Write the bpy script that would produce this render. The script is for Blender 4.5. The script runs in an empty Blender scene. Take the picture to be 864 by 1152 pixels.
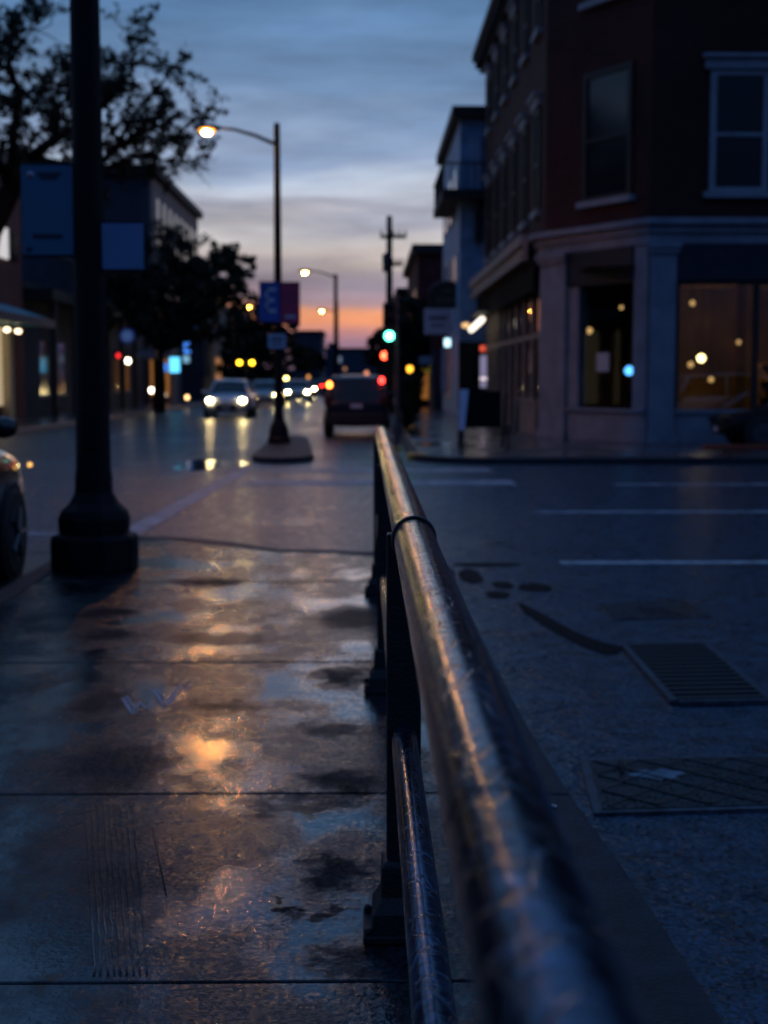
import bpy, bmesh, math, random
from mathutils import Vector, Matrix
random.seed(7)
S = bpy.context.scene
C = S.collection
R = math.radians
PI = math.pi

# ------------------------------------------------------------------ camera model
F = 1600.0
PITCH = R(5.39)
YAW = math.atan(21 / 1600)
CAM = Vector((0, 0, 1.5))
fw = Vector((math.sin(YAW) * math.cos(PITCH), math.cos(YAW) * math.cos(PITCH), -math.sin(PITCH)))
rt = Vector((math.cos(YAW), -math.sin(YAW), 0))
up = rt.cross(fw)

def ray(px, py):
    return fw + rt * ((px - 432) / F) + up * ((576 - py) / F)
def P(px, py, d):
    r = ray(px, py)
    return CAM + r * (d / r.y)
def G(px, py, z=0.0):
    r = ray(px, py)
    return CAM + r * ((z - CAM.z) / r.z)

# ------------------------------------------------------------------ materials
def lin(c):
    return tuple(((v / 255) / 12.92 if v / 255 <= .04045 else ((v / 255 + .055) / 1.055) ** 2.4) for v in c)

def new_mat(name):
    m = bpy.data.materials.new(name)
    m.use_nodes = True
    nt = m.node_tree
    b = nt.nodes['Principled BSDF']
    return m, nt, b

def mat(name, col, rough=.6, metal=0., var=.25, scale=6., bump=.0, bscale=60., spec=.5, coat=0.):
    m, nt, b = new_mat(name)
    N, L = nt.nodes, nt.links
    tc = N.new('ShaderNodeTexCoord')
    n1 = N.new('ShaderNodeTexNoise'); n1.inputs['Scale'].default_value = scale; n1.inputs['Detail'].default_value = 6
    L.new(tc.outputs['Object'], n1.inputs['Vector'])
    rp = N.new('ShaderNodeValToRGB')
    rp.color_ramp.elements[0].position = .3; rp.color_ramp.elements[1].position = .7
    rp.color_ramp.elements[0].color = tuple(c * (1 - var) for c in col) + (1,)
    rp.color_ramp.elements[1].color = tuple(min(1, c * (1 + var)) for c in col) + (1,)
    L.new(n1.outputs[0], rp.inputs[0]); L.new(rp.outputs[0], b.inputs['Base Color'])
    mr = N.new('ShaderNodeMapRange'); mr.inputs[3].default_value = max(.02, rough - .1); mr.inputs[4].default_value = min(1, rough + .12)
    L.new(n1.outputs[0], mr.inputs[0]); L.new(mr.outputs[0], b.inputs['Roughness'])
    b.inputs['Metallic'].default_value = metal
    b.inputs['Specular IOR Level'].default_value = spec
    b.inputs['Coat Weight'].default_value = coat
    if bump:
        n2 = N.new('ShaderNodeTexNoise'); n2.inputs['Scale'].default_value = bscale; n2.inputs['Detail'].default_value = 4
        L.new(tc.outputs['Object'], n2.inputs['Vector'])
        bp = N.new('ShaderNodeBump'); bp.inputs['Strength'].default_value = bump; bp.inputs['Distance'].default_value = .01
        L.new(n2.outputs[0], bp.inputs['Height']); L.new(bp.outputs[0], b.inputs['Normal'])
    return m

def emit(name, col, strength):
    m, nt, b = new_mat(name)
    b.inputs['Base Color'].default_value = (*col, 1)
    b.inputs['Emission Color'].default_value = (*col, 1)
    b.inputs['Emission Strength'].default_value = strength
    return m

def brick(name, c1, c2, mortar, sc=1.0):
    m, nt, b = new_mat(name)
    N, L = nt.nodes, nt.links
    g = N.new('ShaderNodeNewGeometry')
    sx = N.new('ShaderNodeSeparateXYZ'); L.new(g.outputs['Position'], sx.inputs[0])
    ad = N.new('ShaderNodeMath'); L.new(sx.outputs[0], ad.inputs[0]); L.new(sx.outputs[1], ad.inputs[1])
    cb = N.new('ShaderNodeCombineXYZ'); L.new(ad.outputs[0], cb.inputs[0]); L.new(sx.outputs[2], cb.inputs[1])
    bt = N.new('ShaderNodeTexBrick'); bt.inputs['Scale'].default_value = sc
    bt.inputs['Brick Width'].default_value = .22; bt.inputs['Row Height'].default_value = .075
    bt.inputs['Mortar Size'].default_value = .008
    bt.inputs['Color1'].default_value = (*c1, 1); bt.inputs['Color2'].default_value = (*c2, 1); bt.inputs['Mortar'].default_value = (*mortar, 1)
    L.new(cb.outputs[0], bt.inputs['Vector'])
    n = N.new('ShaderNodeTexNoise'); n.inputs['Scale'].default_value = .8; n.inputs['Detail'].default_value = 6
    L.new(g.outputs['Position'], n.inputs['Vector'])
    mx = N.new('ShaderNodeMix'); mx.data_type = 'RGBA'; mx.blend_type = 'MULTIPLY'; mx.inputs[0].default_value = .7
    L.new(bt.outputs[0], mx.inputs[6]); L.new(n.outputs[0], mx.inputs[7])
    L.new(mx.outputs[2], b.inputs['Base Color'])
    bp = N.new('ShaderNodeBump'); bp.inputs['Strength'].default_value = .5; bp.inputs['Distance'].default_value = .01
    L.new(bt.outputs['Fac'], bp.inputs['Height']); bp.invert = True
    L.new(bp.outputs[0], b.inputs['Normal'])
    b.inputs['Roughness'].default_value = .85; b.inputs['Specular IOR Level'].default_value = .2
    return m

def glass(name, tint=(.8, .85, .85), rough=.02, ior=1.6):
    m = bpy.data.materials.new(name); m.use_nodes = True
    nt = m.node_tree; N, L = nt.nodes, nt.links
    for n in list(N):
        if n.type != 'OUTPUT_MATERIAL': N.remove(n)
    out = [n for n in N if n.type == 'OUTPUT_MATERIAL'][0]
    t = N.new('ShaderNodeBsdfTransparent'); t.inputs[0].default_value = (*tint, 1)
    g = N.new('ShaderNodeBsdfGlossy'); g.inputs['Roughness'].default_value = rough
    fr = N.new('ShaderNodeFresnel'); fr.inputs[0].default_value = ior
    mx = N.new('ShaderNodeMixShader')
    L.new(fr.outputs[0], mx.inputs[0]); L.new(t.outputs[0], mx.inputs[1]); L.new(g.outputs[0], mx.inputs[2])
    L.new(mx.outputs[0], out.inputs[0])
    return m

# wet ground: a film of water that comes and goes over a rough base
def wet(name, base, dark, blots=(), pud_scale=.9, pud_lo=.46, pud_hi=.62, r_wet=.10, r_damp=.36, r_dry=.6, grain=180., gstr=.35, stretch=(1, 1, 1), bumpy=.02, spec=.5, coat=1., facet=85., famp=.34, sc_lo=.25, sc_hi=1.25, cglint=.12, c_damp=.22, cracks=0., c_base=.35):
    m, nt, b = new_mat(name)
    N, L = nt.nodes, nt.links
    g = N.new('ShaderNodeNewGeometry')
    def noise(scale, detail=5, vec=None, rough=.55):
        n = N.new('ShaderNodeTexNoise'); n.inputs['Scale'].default_value = scale; n.inputs['Detail'].default_value = detail; n.inputs['Roughness'].default_value = rough
        L.new(vec or g.outputs['Position'], n.inputs['Vector']); return n
    def math_(op, a, c=None, clamp=False):
        n = N.new('ShaderNodeMath'); n.operation = op; n.use_clamp = clamp
        for i, v in enumerate((a, c)):
            if v is None: continue
            if isinstance(v, (int, float)): n.inputs[i].default_value = v
            else: L.new(v, n.inputs[i])
        return n.outputs[0]
    def rng(v, a, c, d=0., e=1.):
        n = N.new('ShaderNodeMapRange'); n.interpolation_type = 'SMOOTHSTEP'
        L.new(v, n.inputs[0])
        for i, x in enumerate((a, c, d, e)): n.inputs[i + 1].default_value = x
        return n.outputs[0]
    mp = N.new('ShaderNodeMapping'); mp.inputs['Scale'].default_value = stretch
    L.new(g.outputs['Position'], mp.inputs[0])
    big = noise(pud_scale, 7, mp.outputs[0], .6)
    film = rng(big.outputs[0], pud_lo, pud_hi)
    mid = noise(7., 6)
    fine = noise(grain, 3)
    speck = noise(grain * .35, 4)
    # dry / stained blots
    blot = None
    if blots:
        wob = noise(6., 9, None, .72)
        wv = N.new('ShaderNodeVectorMath'); wv.operation = 'MULTIPLY_ADD'
        wv.inputs[1].default_value = (.5, .8, 0)
        L.new(wob.outputs['Color'], wv.inputs[0]); L.new(g.outputs['Position'], wv.inputs[2])
        for (cx, cy, ax, ay, st) in blots:
            s1 = N.new('ShaderNodeVectorMath'); s1.operation = 'SUBTRACT'; s1.inputs[1].default_value = (cx + .25, cy + .4, 0)
            L.new(wv.outputs[0], s1.inputs[0])
            s2 = N.new('ShaderNodeVectorMath'); s2.operation = 'MULTIPLY'; s2.inputs[1].default_value = (1 / ax, 1 / ay, 0)
            L.new(s1.outputs[0], s2.inputs[0])
            ln = N.new('ShaderNodeVectorMath'); ln.operation = 'LENGTH'; L.new(s2.outputs[0], ln.inputs[0])
            v = rng(ln.outputs['Value'], .35, 1.3, st, 0.)
            blot = v if blot is None else math_('MAXIMUM', blot, v)
    if blot is not None:
        film = math_('MULTIPLY', film, math_('SUBTRACT', 1., blot, True))
    # roughness
    damp = rng(mid.outputs[0], .35, .7, r_damp - .07, r_damp + .09)
    if blot is not None:
        mxr = N.new('ShaderNodeMix'); L.new(blot, mxr.inputs[0]); L.new(damp, mxr.inputs[2]); mxr.inputs[3].default_value = r_dry
        damp = mxr.outputs[0]
    mr = N.new('ShaderNodeMix'); L.new(film, mr.inputs[0]); L.new(damp, mr.inputs[2]); mr.inputs[3].default_value = r_wet
    L.new(mr.outputs[0], b.inputs['Roughness'])
    # colour
    cr = N.new('ShaderNodeMix'); cr.data_type = 'RGBA'
    L.new(rng(mid.outputs[0], .3, .72), cr.inputs[0]); cr.inputs[6].default_value = (*dark, 1); cr.inputs[7].default_value = (*base, 1)
    c2 = N.new('ShaderNodeMix'); c2.data_type = 'RGBA'; c2.blend_type = 'MULTIPLY'; c2.inputs[0].default_value = 1.
    L.new(cr.outputs[2], c2.inputs[6])
    gr = N.new('ShaderNodeValToRGB'); gr.color_ramp.elements[0].position = .35; gr.color_ramp.elements[0].color = (sc_lo, sc_lo, sc_lo, 1)
    gr.color_ramp.elements[1].position = .68; gr.color_ramp.elements[1].color = (sc_hi, sc_hi, sc_hi, 1)
    L.new(speck.outputs[0], gr.inputs[0]); L.new(gr.outputs[0], c2.inputs[7])
    colo = c2.outputs[2]
    if cracks:
        wob2 = noise(3.5, 6)
        wv2 = N.new('ShaderNodeVectorMath'); wv2.operation = 'MULTIPLY_ADD'; wv2.inputs[1].default_value = (.7, .7, 0); L.new(wob2.outputs['Color'], wv2.inputs[0]); L.new(g.outputs['Position'], wv2.inputs[2])
        vc = N.new('ShaderNodeTexVoronoi'); vc.feature = 'DISTANCE_TO_EDGE'; vc.inputs['Scale'].default_value = cracks; L.new(wv2.outputs[0], vc.inputs['Vector'])
        ck = rng(vc.outputs[0], .0, .012, .15, 1.)
        wr_ = rng(noise(.45, 4).outputs[0], .48, .6)
        ck = math_('MAXIMUM', ck, wr_)
        mk_ = N.new('ShaderNodeMix'); mk_.data_type = 'RGBA'; mk_.blend_type = 'MULTIPLY'; mk_.inputs[0].default_value = 1.
        L.new(colo, mk_.inputs[6]); L.new(ck, mk_.inputs[7]); colo = mk_.outputs[2]
    L.new(colo, b.inputs['Base Color'])
    # spec
    if blot is not None:
        sp = N.new('ShaderNodeMix'); L.new(blot, sp.inputs[0]); sp.inputs[2].default_value = spec; sp.inputs[3].default_value = .03
        L.new(sp.outputs[0], b.inputs['Specular IOR Level'])
    else:
        b.inputs['Specular IOR Level'].default_value = spec
    # relief: drowned under the film
    hgt = math_('ADD', math_('MULTIPLY', fine.outputs[0], .6), speck.outputs[0])
    hs = math_('MULTIPLY', hgt, math_('SUBTRACT', 1.0, math_('MULTIPLY', film, .88)))
    b1 = N.new('ShaderNodeBump'); b1.inputs['Strength'].default_value = gstr; b1.inputs['Distance'].default_value = .004
    L.new(hs, b1.inputs['Height'])
    vo = N.new('ShaderNodeTexVoronoi'); vo.inputs['Scale'].default_value = facet
    vmp = N.new('ShaderNodeMapping'); vmp.inputs['Scale'].default_value = (1, .75, 1); L.new(g.outputs['Position'], vmp.inputs[0]); L.new(vmp.outputs[0], vo.inputs['Vector'])
    vs_ = N.new('ShaderNodeVectorMath'); vs_.operation = 'SUBTRACT'; vs_.inputs[1].default_value = (.5, .5, .5); L.new(vo.outputs['Color'], vs_.inputs[0])
    vm_ = N.new('ShaderNodeVectorMath'); vm_.operation = 'SCALE'; L.new(vs_.outputs[0], vm_.inputs[0])
    L.new(math_('MULTIPLY', math_('SUBTRACT', 1.0, math_('MULTIPLY', film, .85)), famp), vm_.inputs['Scale'])
    va_ = N.new('ShaderNodeVectorMath'); va_.operation = 'ADD'; L.new(g.outputs['Normal'], va_.inputs[0]); L.new(vm_.outputs[0], va_.inputs[1])
    vn_ = N.new('ShaderNodeVectorMath'); vn_.operation = 'NORMALIZE'; L.new(va_.outputs[0], vn_.inputs[0]); L.new(vn_.outputs[0], b1.inputs['Normal'])
    b2 = N.new('ShaderNodeBump'); b2.inputs['Strength'].default_value = 1.; b2.inputs['Distance'].default_value = bumpy
    sw = noise(2.2, 4); L.new(sw.outputs[0], b2.inputs['Height']); L.new(b1.outputs[0], b2.inputs['Normal'])
    L.new(b2.outputs[0], b.inputs['Normal'])
    L.new(math_('MULTIPLY', math_('MULTIPLY', math_('ADD', math_('MULTIPLY', film, 1. - c_base), c_base), math_('SUBTRACT', 1., blot, True) if blot is not None else 1.), coat), b.inputs['Coat Weight'])
    rr = N.new('ShaderNodeMix'); L.new(film, rr.inputs[0]); rr.inputs[2].default_value = c_damp; rr.inputs[3].default_value = r_wet * .6
    L.new(rr.outputs[0], b.inputs['Coat Roughness']); b.inputs['Coat IOR'].default_value = 1.5
    b3 = N.new('ShaderNodeBump'); b3.inputs['Strength'].default_value = .25; b3.inputs['Distance'].default_value = .006
    L.new(speck.outputs[0], b3.inputs['Height'])
    vm2 = N.new('ShaderNodeVectorMath'); vm2.operation = 'SCALE'; L.new(vs_.outputs[0], vm2.inputs[0])
    L.new(math_('MULTIPLY', math_('SUBTRACT', 1.0, math_('MULTIPLY', film, .7)), cglint), vm2.inputs['Scale'])
    va2 = N.new('ShaderNodeVectorMath'); va2.operation = 'ADD'; L.new(g.outputs['Normal'], va2.inputs[0]); L.new(vm2.outputs[0], va2.inputs[1])
    vn2 = N.new('ShaderNodeVectorMath'); vn2.operation = 'NORMALIZE'; L.new(va2.outputs[0], vn2.inputs[0]); L.new(vn2.outputs[0], b3.inputs['Normal'])
    b4 = N.new('ShaderNodeBump'); b4.inputs['Strength'].default_value = 1.; b4.inputs['Distance'].default_value = bumpy * .7
    L.new(sw.outputs[0], b4.inputs['Height']); L.new(b3.outputs[0], b4.inputs['Normal']); L.new(b4.outputs[0], b.inputs['Coat Normal'])
    return m

def pipe_mat(name):
    m, nt, b = new_mat(name)
    N, L = nt.nodes, nt.links
    tc = N.new('ShaderNodeTexCoord')
    def noise(scale, sc=(1, 1, 1), rot=0., detail=6):
        mp = N.new('ShaderNodeMapping'); mp.inputs['Scale'].default_value = sc; mp.inputs['Rotation'].default_value = (0, 0, rot)
        L.new(tc.outputs['Object'], mp.inputs[0])
        n = N.new('ShaderNodeTexNoise'); n.inputs['Scale'].default_value = scale; n.inputs['Detail'].default_value = detail
        L.new(mp.outputs[0], n.inputs['Vector']); return n
    streak = noise(30., (1, .06, 1))
    drip = noise(9., (1.6, .35, 1.6))
    scratch = noise(30., (.6, 2.2, .6), .5, 4)
    fine = noise(150., (1, .6, 1), 0, 4)
    bl = noise(48., (1, .45, 1), 0, 5)
    rp = N.new('ShaderNodeValToRGB')
    e = rp.color_ramp.elements
    e[0].position = .36; e[0].color = (.022, .036, .064, 1); e[1].position = .66; e[1].color = (.085, .145, .26, 1)
    L.new(drip.outputs[0], rp.inputs[0])
    chip = N.new('ShaderNodeMapRange'); chip.inputs[1].default_value = .62; chip.inputs[2].default_value = .68
    L.new(bl.outputs[0], chip.inputs[0])
    mx = N.new('ShaderNodeMix'); mx.data_type = 'RGBA'; L.new(chip.outputs[0], mx.inputs[0])
    L.new(rp.outputs[0], mx.inputs[6]); mx.inputs[7].default_value = (.17, .24, .36, 1)
    sr = N.new('ShaderNodeMapRange'); sr.inputs[1].default_value = .40; sr.inputs[2].default_value = .56; sr.inputs[3].default_value = .42; sr.inputs[4].default_value = 1.05; L.new(scratch.outputs[0], sr.inputs[0])
    ft = N.new('ShaderNodeMapRange'); ft.inputs[1].default_value = .38; ft.inputs[2].default_value = .6; ft.inputs[3].default_value = .35; ft.inputs[4].default_value = 1.15; L.new(streak.outputs[0], ft.inputs[0])
    fm = N.new('ShaderNodeMath'); fm.operation = 'MULTIPLY'; L.new(sr.outputs[0], fm.inputs[0]); L.new(ft.outputs[0], fm.inputs[1])
    m2 = N.new('ShaderNodeMix'); m2.data_type = 'RGBA'; m2.blend_type = 'MULTIPLY'; m2.inputs[0].default_value = 1.
    L.new(mx.outputs[2], m2.inputs[6]); L.new(fm.outputs[0], m2.inputs[7])
    L.new(m2.outputs[2], b.inputs['Base Color'])
    mr = N.new('ShaderNodeMapRange'); mr.inputs[1].default_value = .3; mr.inputs[2].default_value = .7; mr.inputs[3].default_value = .10; mr.inputs[4].default_value = .23
    L.new(streak.outputs[0], mr.inputs[0]); L.new(mr.outputs[0], b.inputs['Roughness'])
    b.inputs['Specular IOR Level'].default_value = 1.
    b.inputs['Coat Weight'].default_value = .05; b.inputs['Coat Roughness'].default_value = .2
    b.inputs['Metallic'].default_value = .75
    vo = N.new('ShaderNodeTexVoronoi'); vo.feature = 'DISTANCE_TO_EDGE'; vo.inputs['Scale'].default_value = 16.
    mp = N.new('ShaderNodeMapping'); mp.inputs['Scale'].default_value = (1, .8, 1)
    ns = noise(12., (1, 1, 1))
    va = N.new('ShaderNodeVectorMath'); va.operation = 'MULTIPLY_ADD'; va.inputs[1].default_value = (.09, .09, .09)
    L.new(ns.outputs['Color'], va.inputs[0]); L.new(tc.outputs['Object'], va.inputs[2])
    L.new(va.outputs[0], mp.inputs[0]); L.new(mp.outputs[0], vo.inputs['Vector'])
    cr = N.new('ShaderNodeMapRange'); cr.inputs[1].default_value = 0.; cr.inputs[2].default_value = .05
    L.new(vo.outputs[0], cr.inputs[0])
    ck = N.new('ShaderNodeMapRange'); ck.inputs[1].default_value = .0; ck.inputs[2].default_value = .022; ck.inputs[3].default_value = .4; ck.inputs[4].default_value = 1.; L.new(vo.outputs[0], ck.inputs[0])
    m3 = N.new('ShaderNodeMix'); m3.data_type = 'RGBA'; m3.blend_type = 'MULTIPLY'; m3.inputs[0].default_value = 1.
    L.new(m2.outputs[2], m3.inputs[6]); L.new(ck.outputs[0], m3.inputs[7]); L.new(m3.outputs[2], b.inputs['Base Color'])
    prev = None
    for src, st, di in ((fine.outputs[0], .4, .0011), (scratch.outputs[0], .6, .0018), (streak.outputs[0], .4, .0009), (cr.outputs[0], .7, .0011), (drip.outputs[0], .6, .0014)):
        bp = N.new('ShaderNodeBump'); bp.inputs['Strength'].default_value = st; bp.inputs['Distance'].default_value = di
        L.new(src, bp.inputs['Height'])
        if prev: L.new(prev, bp.inputs['Normal'])
        prev = bp.outputs[0]
    L.new(prev, b.inputs['Normal']); L.new(prev, b.inputs['Coat Normal'])
    return m

BLOTS = []
for (px, py, ax, ay, st) in ((120, 690, .24, .26, .9), (120, 714, .20, .20, .9), (385, 762, .16, .30, .9), (400, 695, .28, .5, .75), (250, 718, .36, .22, .6), (240, 655, .3, .22, .8),
                             (110, 790, .16, .5, .7), (130, 860, .26, .42, .6), (375, 985, .10, .22, .9), (385, 880, .17, .2, .85), (312, 1026, .055, .08, .95), (365, 1030, .06, .06, .8),
                             (245, 795, .22, .16, .6), (385, 1075, .13, .12, .7), (350, 905, .3, .1, .6), (60, 700, .4, .5, .4), (90, 1000, .35, .5, .35), (372, 820, .16, .12, .6)):
    p = G(px, py); BLOTS.append((p.x, p.y, ax, ay, st))

M = dict(
    concrete=wet('wet_concrete', (.018, .024, .034), (.005, .006, .009), BLOTS, 1.8, .45, .60, .14, .30, .7, 150., .8, (1, .55, 1), .010, .14, 1., 100., .20, .1, 1.5, .11, .11, 0., .24),
    asphalt=wet('wet_asphalt', (.020, .023, .031), (.008, .009, .013), (), .5, .46, .70, .32, .42, .6, 90., .8, (1, .6, 1), .016, .5, .42),
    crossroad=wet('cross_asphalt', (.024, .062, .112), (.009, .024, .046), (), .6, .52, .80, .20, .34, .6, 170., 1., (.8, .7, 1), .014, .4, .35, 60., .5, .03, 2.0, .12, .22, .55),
    farwalk=wet('far_concrete', (.10, .105, .115), (.035, .036, .042), (), .6, .45, .6, .14, .36, .6, 60., .4, (1, .6, 1), .01, .55),
    kerb=mat('kerb_stone', (.024, .028, .035), .6, 0, .55, 9, .9, 70, .3),
    earth=mat('far_ground', (.03, .032, .036), .7, 0, .3, .2),
    paint_white=mat('road_paint', (.42, .43, .45), .5, 0, .45, 9, .3, 80),
    paint_faint=mat('worn_road_paint', (.28, .30, .34), .5, 0, .6, 5, .3, 80),
    paint_yellow=mat('yellow_paint', (.55, .33, .04), .5, 0, .2),
    paint_red=mat('red_paint', (.35, .06, .02), .5, 0, .3),
    pipe=pipe_mat('weathered_rail_paint'),
    blackiron=mat('black_iron', (.010, .010, .012), .45, 0, .3, 10, .4, 120, .4),
    rubber=mat('rubber', (.012, .012, .013), .55, 0, .3, 30, .3, 200),
    band=mat('black_band', (.014, .014, .016), .3, 0, .3, 40, .2, 200, .5),
    tape=mat('pale_tape', (.34, .37, .42), .4, 0, .5, 60, .6, 200),
    polepaint=mat('pole_paint', (.007, .007, .010), .6, 0, .3, 4, .35, 70, .15),
    galv=mat('weathered_steel', (.055, .06, .07), .5, .2, .3, 4),
    wood_pole=mat('utility_wood', (.04, .032, .028), .85, 0, .3, 6),
    brick=brick('dark_red_brick', (.105, .030, .026), (.075, .022, .020), (.07, .055, .05)),
    brick2=brick('brown_brick', (.30, .105, .095), (.25, .085, .075), (.2, .14, .13)),
    brick3=brick('plum_brick', (.19, .05, .06), (.15, .04, .05), (.06, .045, .045)),
    stone=mat('grey_painted_stone', (.25, .27, .325), .7, 0, .2, 2, .3, 30, .3),
    stonetan=mat('tan_stone', (.36, .28, .245), .7, 0, .25, 2, .3, 30, .3),
    white_trim=mat('white_trim', (.27, .30, .34), .6, 0, .15, 3),
    navy=mat('navy_fascia', (.008, .012, .028), .5, 0, .3),
    dark=mat('dark_panel', (.012, .012, .014), .6, 0, .4, 3),
    matt_black=mat('matt_black', (.004, .004, .005), .9, 0, .3, 3, spec=.08),
    darkroof=mat('dark_roof_trim', (.02, .022, .024), .7, 0, .3),
    blue_clap=mat('blue_siding', (.17, .34, .54), .6, 0, .25, 2, .2, 20),
    pale_blue=mat('pale_blue_siding', (.26, .40, .58), .6, 0, .25, 2),
    teal=mat('teal_roof', (.05, .30, .38), .45, 0, .3, 3),
    cream=mat('cream_paint', (.48, .42, .32), .6, 0, .15),
    slate=mat('slate_wall', (.035, .045, .065), .8, 0, .3, 1),
    tanwall=mat('tan_wall', (.24, .185, .17), .8, 0, .25, 1),
    darkglass=mat('dark_window_glass', (.012, .018, .024), .08, 0, .2, 1, 0, 1, .5),
    glass=glass('shop_glass', ior=2.2), glass_low=glass('clear_shop_glass', ior=1.14),
    interior=mat('shop_interior', (.16, .09, .04), .8, 0, .5, .7),
    shelfwood=mat('shelf_wood', (.10, .055, .025), .7, 0, .5, 6),
    floorint=mat('shop_floor', (.05, .035, .025), .6, 0, .3, 1),
    paper=mat('paper', (.5, .5, .56), .7, 0, .06, 4),
    banner=mat('banner_blue', (.05, .15, .25), .65, 0, .12, 2),
    banner2=mat('banner_pale_blue', (.16, .26, .46), .65, 0, .1, 2),
    banner_navy=mat('banner_navy', (.07, .11, .42), .65, 0, .15, 2),
    banner_red=mat('banner_red', (.6, .05, .12), .65, 0, .15, 2),
    mark_dark=mat('dark_print', (.018, .022, .04), .6),
    mark_light=mat('light_print', (.6, .6, .68), .6),
    mark_red=mat('red_print', (.3, .05, .05), .6),
    signwhite=mat('sign_face', (.5, .52, .66), .5, 0, .1, 2),
    leaf=mat('dark_leaf', (.022, .034, .020), .6, 0, .5, 3, spec=.3),
    leaf2=mat('leaf_deep', (.016, .026, .018), .6, 0, .5, 2, spec=.3),
    bark=mat('bark', (.022, .018, .016), .9, 0, .4, 8, .6, 30, .2),
    black_paint=mat('car_black', (.007, .008, .011), .16, 0, .1, 1, 0, 1, .5, .8),
    black_matt=mat('car_dull_black', (.004, .004, .006), .5, 0, .1, 1, 0, 1, .2),
    navy_paint=mat('car_navy', (.003, .008, .022), .4, 0, .1, 1, 0, 1, .3, .2),
    silver_paint=mat('car_silver', (.72, .78, .86), .3, 0., .1, 1, 0, 1, .5, .6),
    white_paint=mat('car_white', (.75, .72, .70), .3, 0, .05, 1, 0, 1, .5, .6),
    blue_paint=mat('car_blue', (.22, .32, .40), .3, 0., .1, 1, 0, 1, .5, .6),
    chrome=mat('chrome', (.5, .5, .5), .15, 1., .1),
    rim=mat('wheel_rim', (.12, .12, .13), .35, .8, .2),
    iron=mat('cast_iron', (.020, .021, .026), .5, .3, .5, 20, .6, 120),
    worn_iron=mat('worn_iron', (.07, .085, .11), .4, .6, .5, 14, .6, 90),
    tar=mat('tar', (.004, .004, .005), .7, 0, .3, 20, .3, 90, .1),
    patch=wet('patch_asphalt', (.014, .020, .030), (.006, .008, .013), (), 1.2, .5, .6, .16, .4, .6, 90., .8, (1, 1, 1), .012, .4, .3),
    amber=emit('lamp_sodium', (1., .38, .055), 1200.),
    lens_glow=emit('lens_glow', (1., .36, .05), 2.2),
    amber_far=emit('lamp_sodium_far', (1., .44, .07), 300.),
    amber_small=emit('lamp_amber', (1., .50, .06), 90.),
    yellow_flash=emit('beacon_yellow', (1., .55, .02), 11.),
    head=emit('headlight_lit', (1., .74, .32), 160.),
    tail=emit('tail_lit', (1., .03, .02), 12.),
    tail_dim=mat('unlit_tail', (.05, .004, .004), .4),
    turn=emit('turn_lit', (1., .22, .03), 14.),
    red=emit('signal_red', (1., .05, .02), 22.),
    green=emit('signal_green', (.10, 1., .66), 14.),
    cyan=emit('sign_cyan', (.12, .62, 1.), 1.9),
    blue=emit('sign_blue', (.06, .25, .9), 1.5),
    tube=emit('tube_white', (1., .90, .72), 2.2),
    tube_cy=emit('tube_cyan', (.55, .85, 1.), 2.2),
    neon_red=emit('neon_red', (1., .12, .06), .9),
    neon_pale=emit('neon_pale', (.55, .5, .8), .35),
    warm=mat('amber_column', (.42, .25, .06), .6, 0, .3, 2),
    warm_shop=emit('shop_bright', (1., .72, .40), 1.3),
    warm_lamp=emit('pendant', (1., .70, .28), 12.),
    warm_dim=emit('pendant_dim', (1., .55, .2), 1.2),
    orange_wall=emit('lit_doorway', (1., .38, .08), .22),
    winlit=emit('lit_window', (.95, .90, .85), .6),
    porch=emit('porch_lamp', (1., .85, .62), 9.),
)

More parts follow.
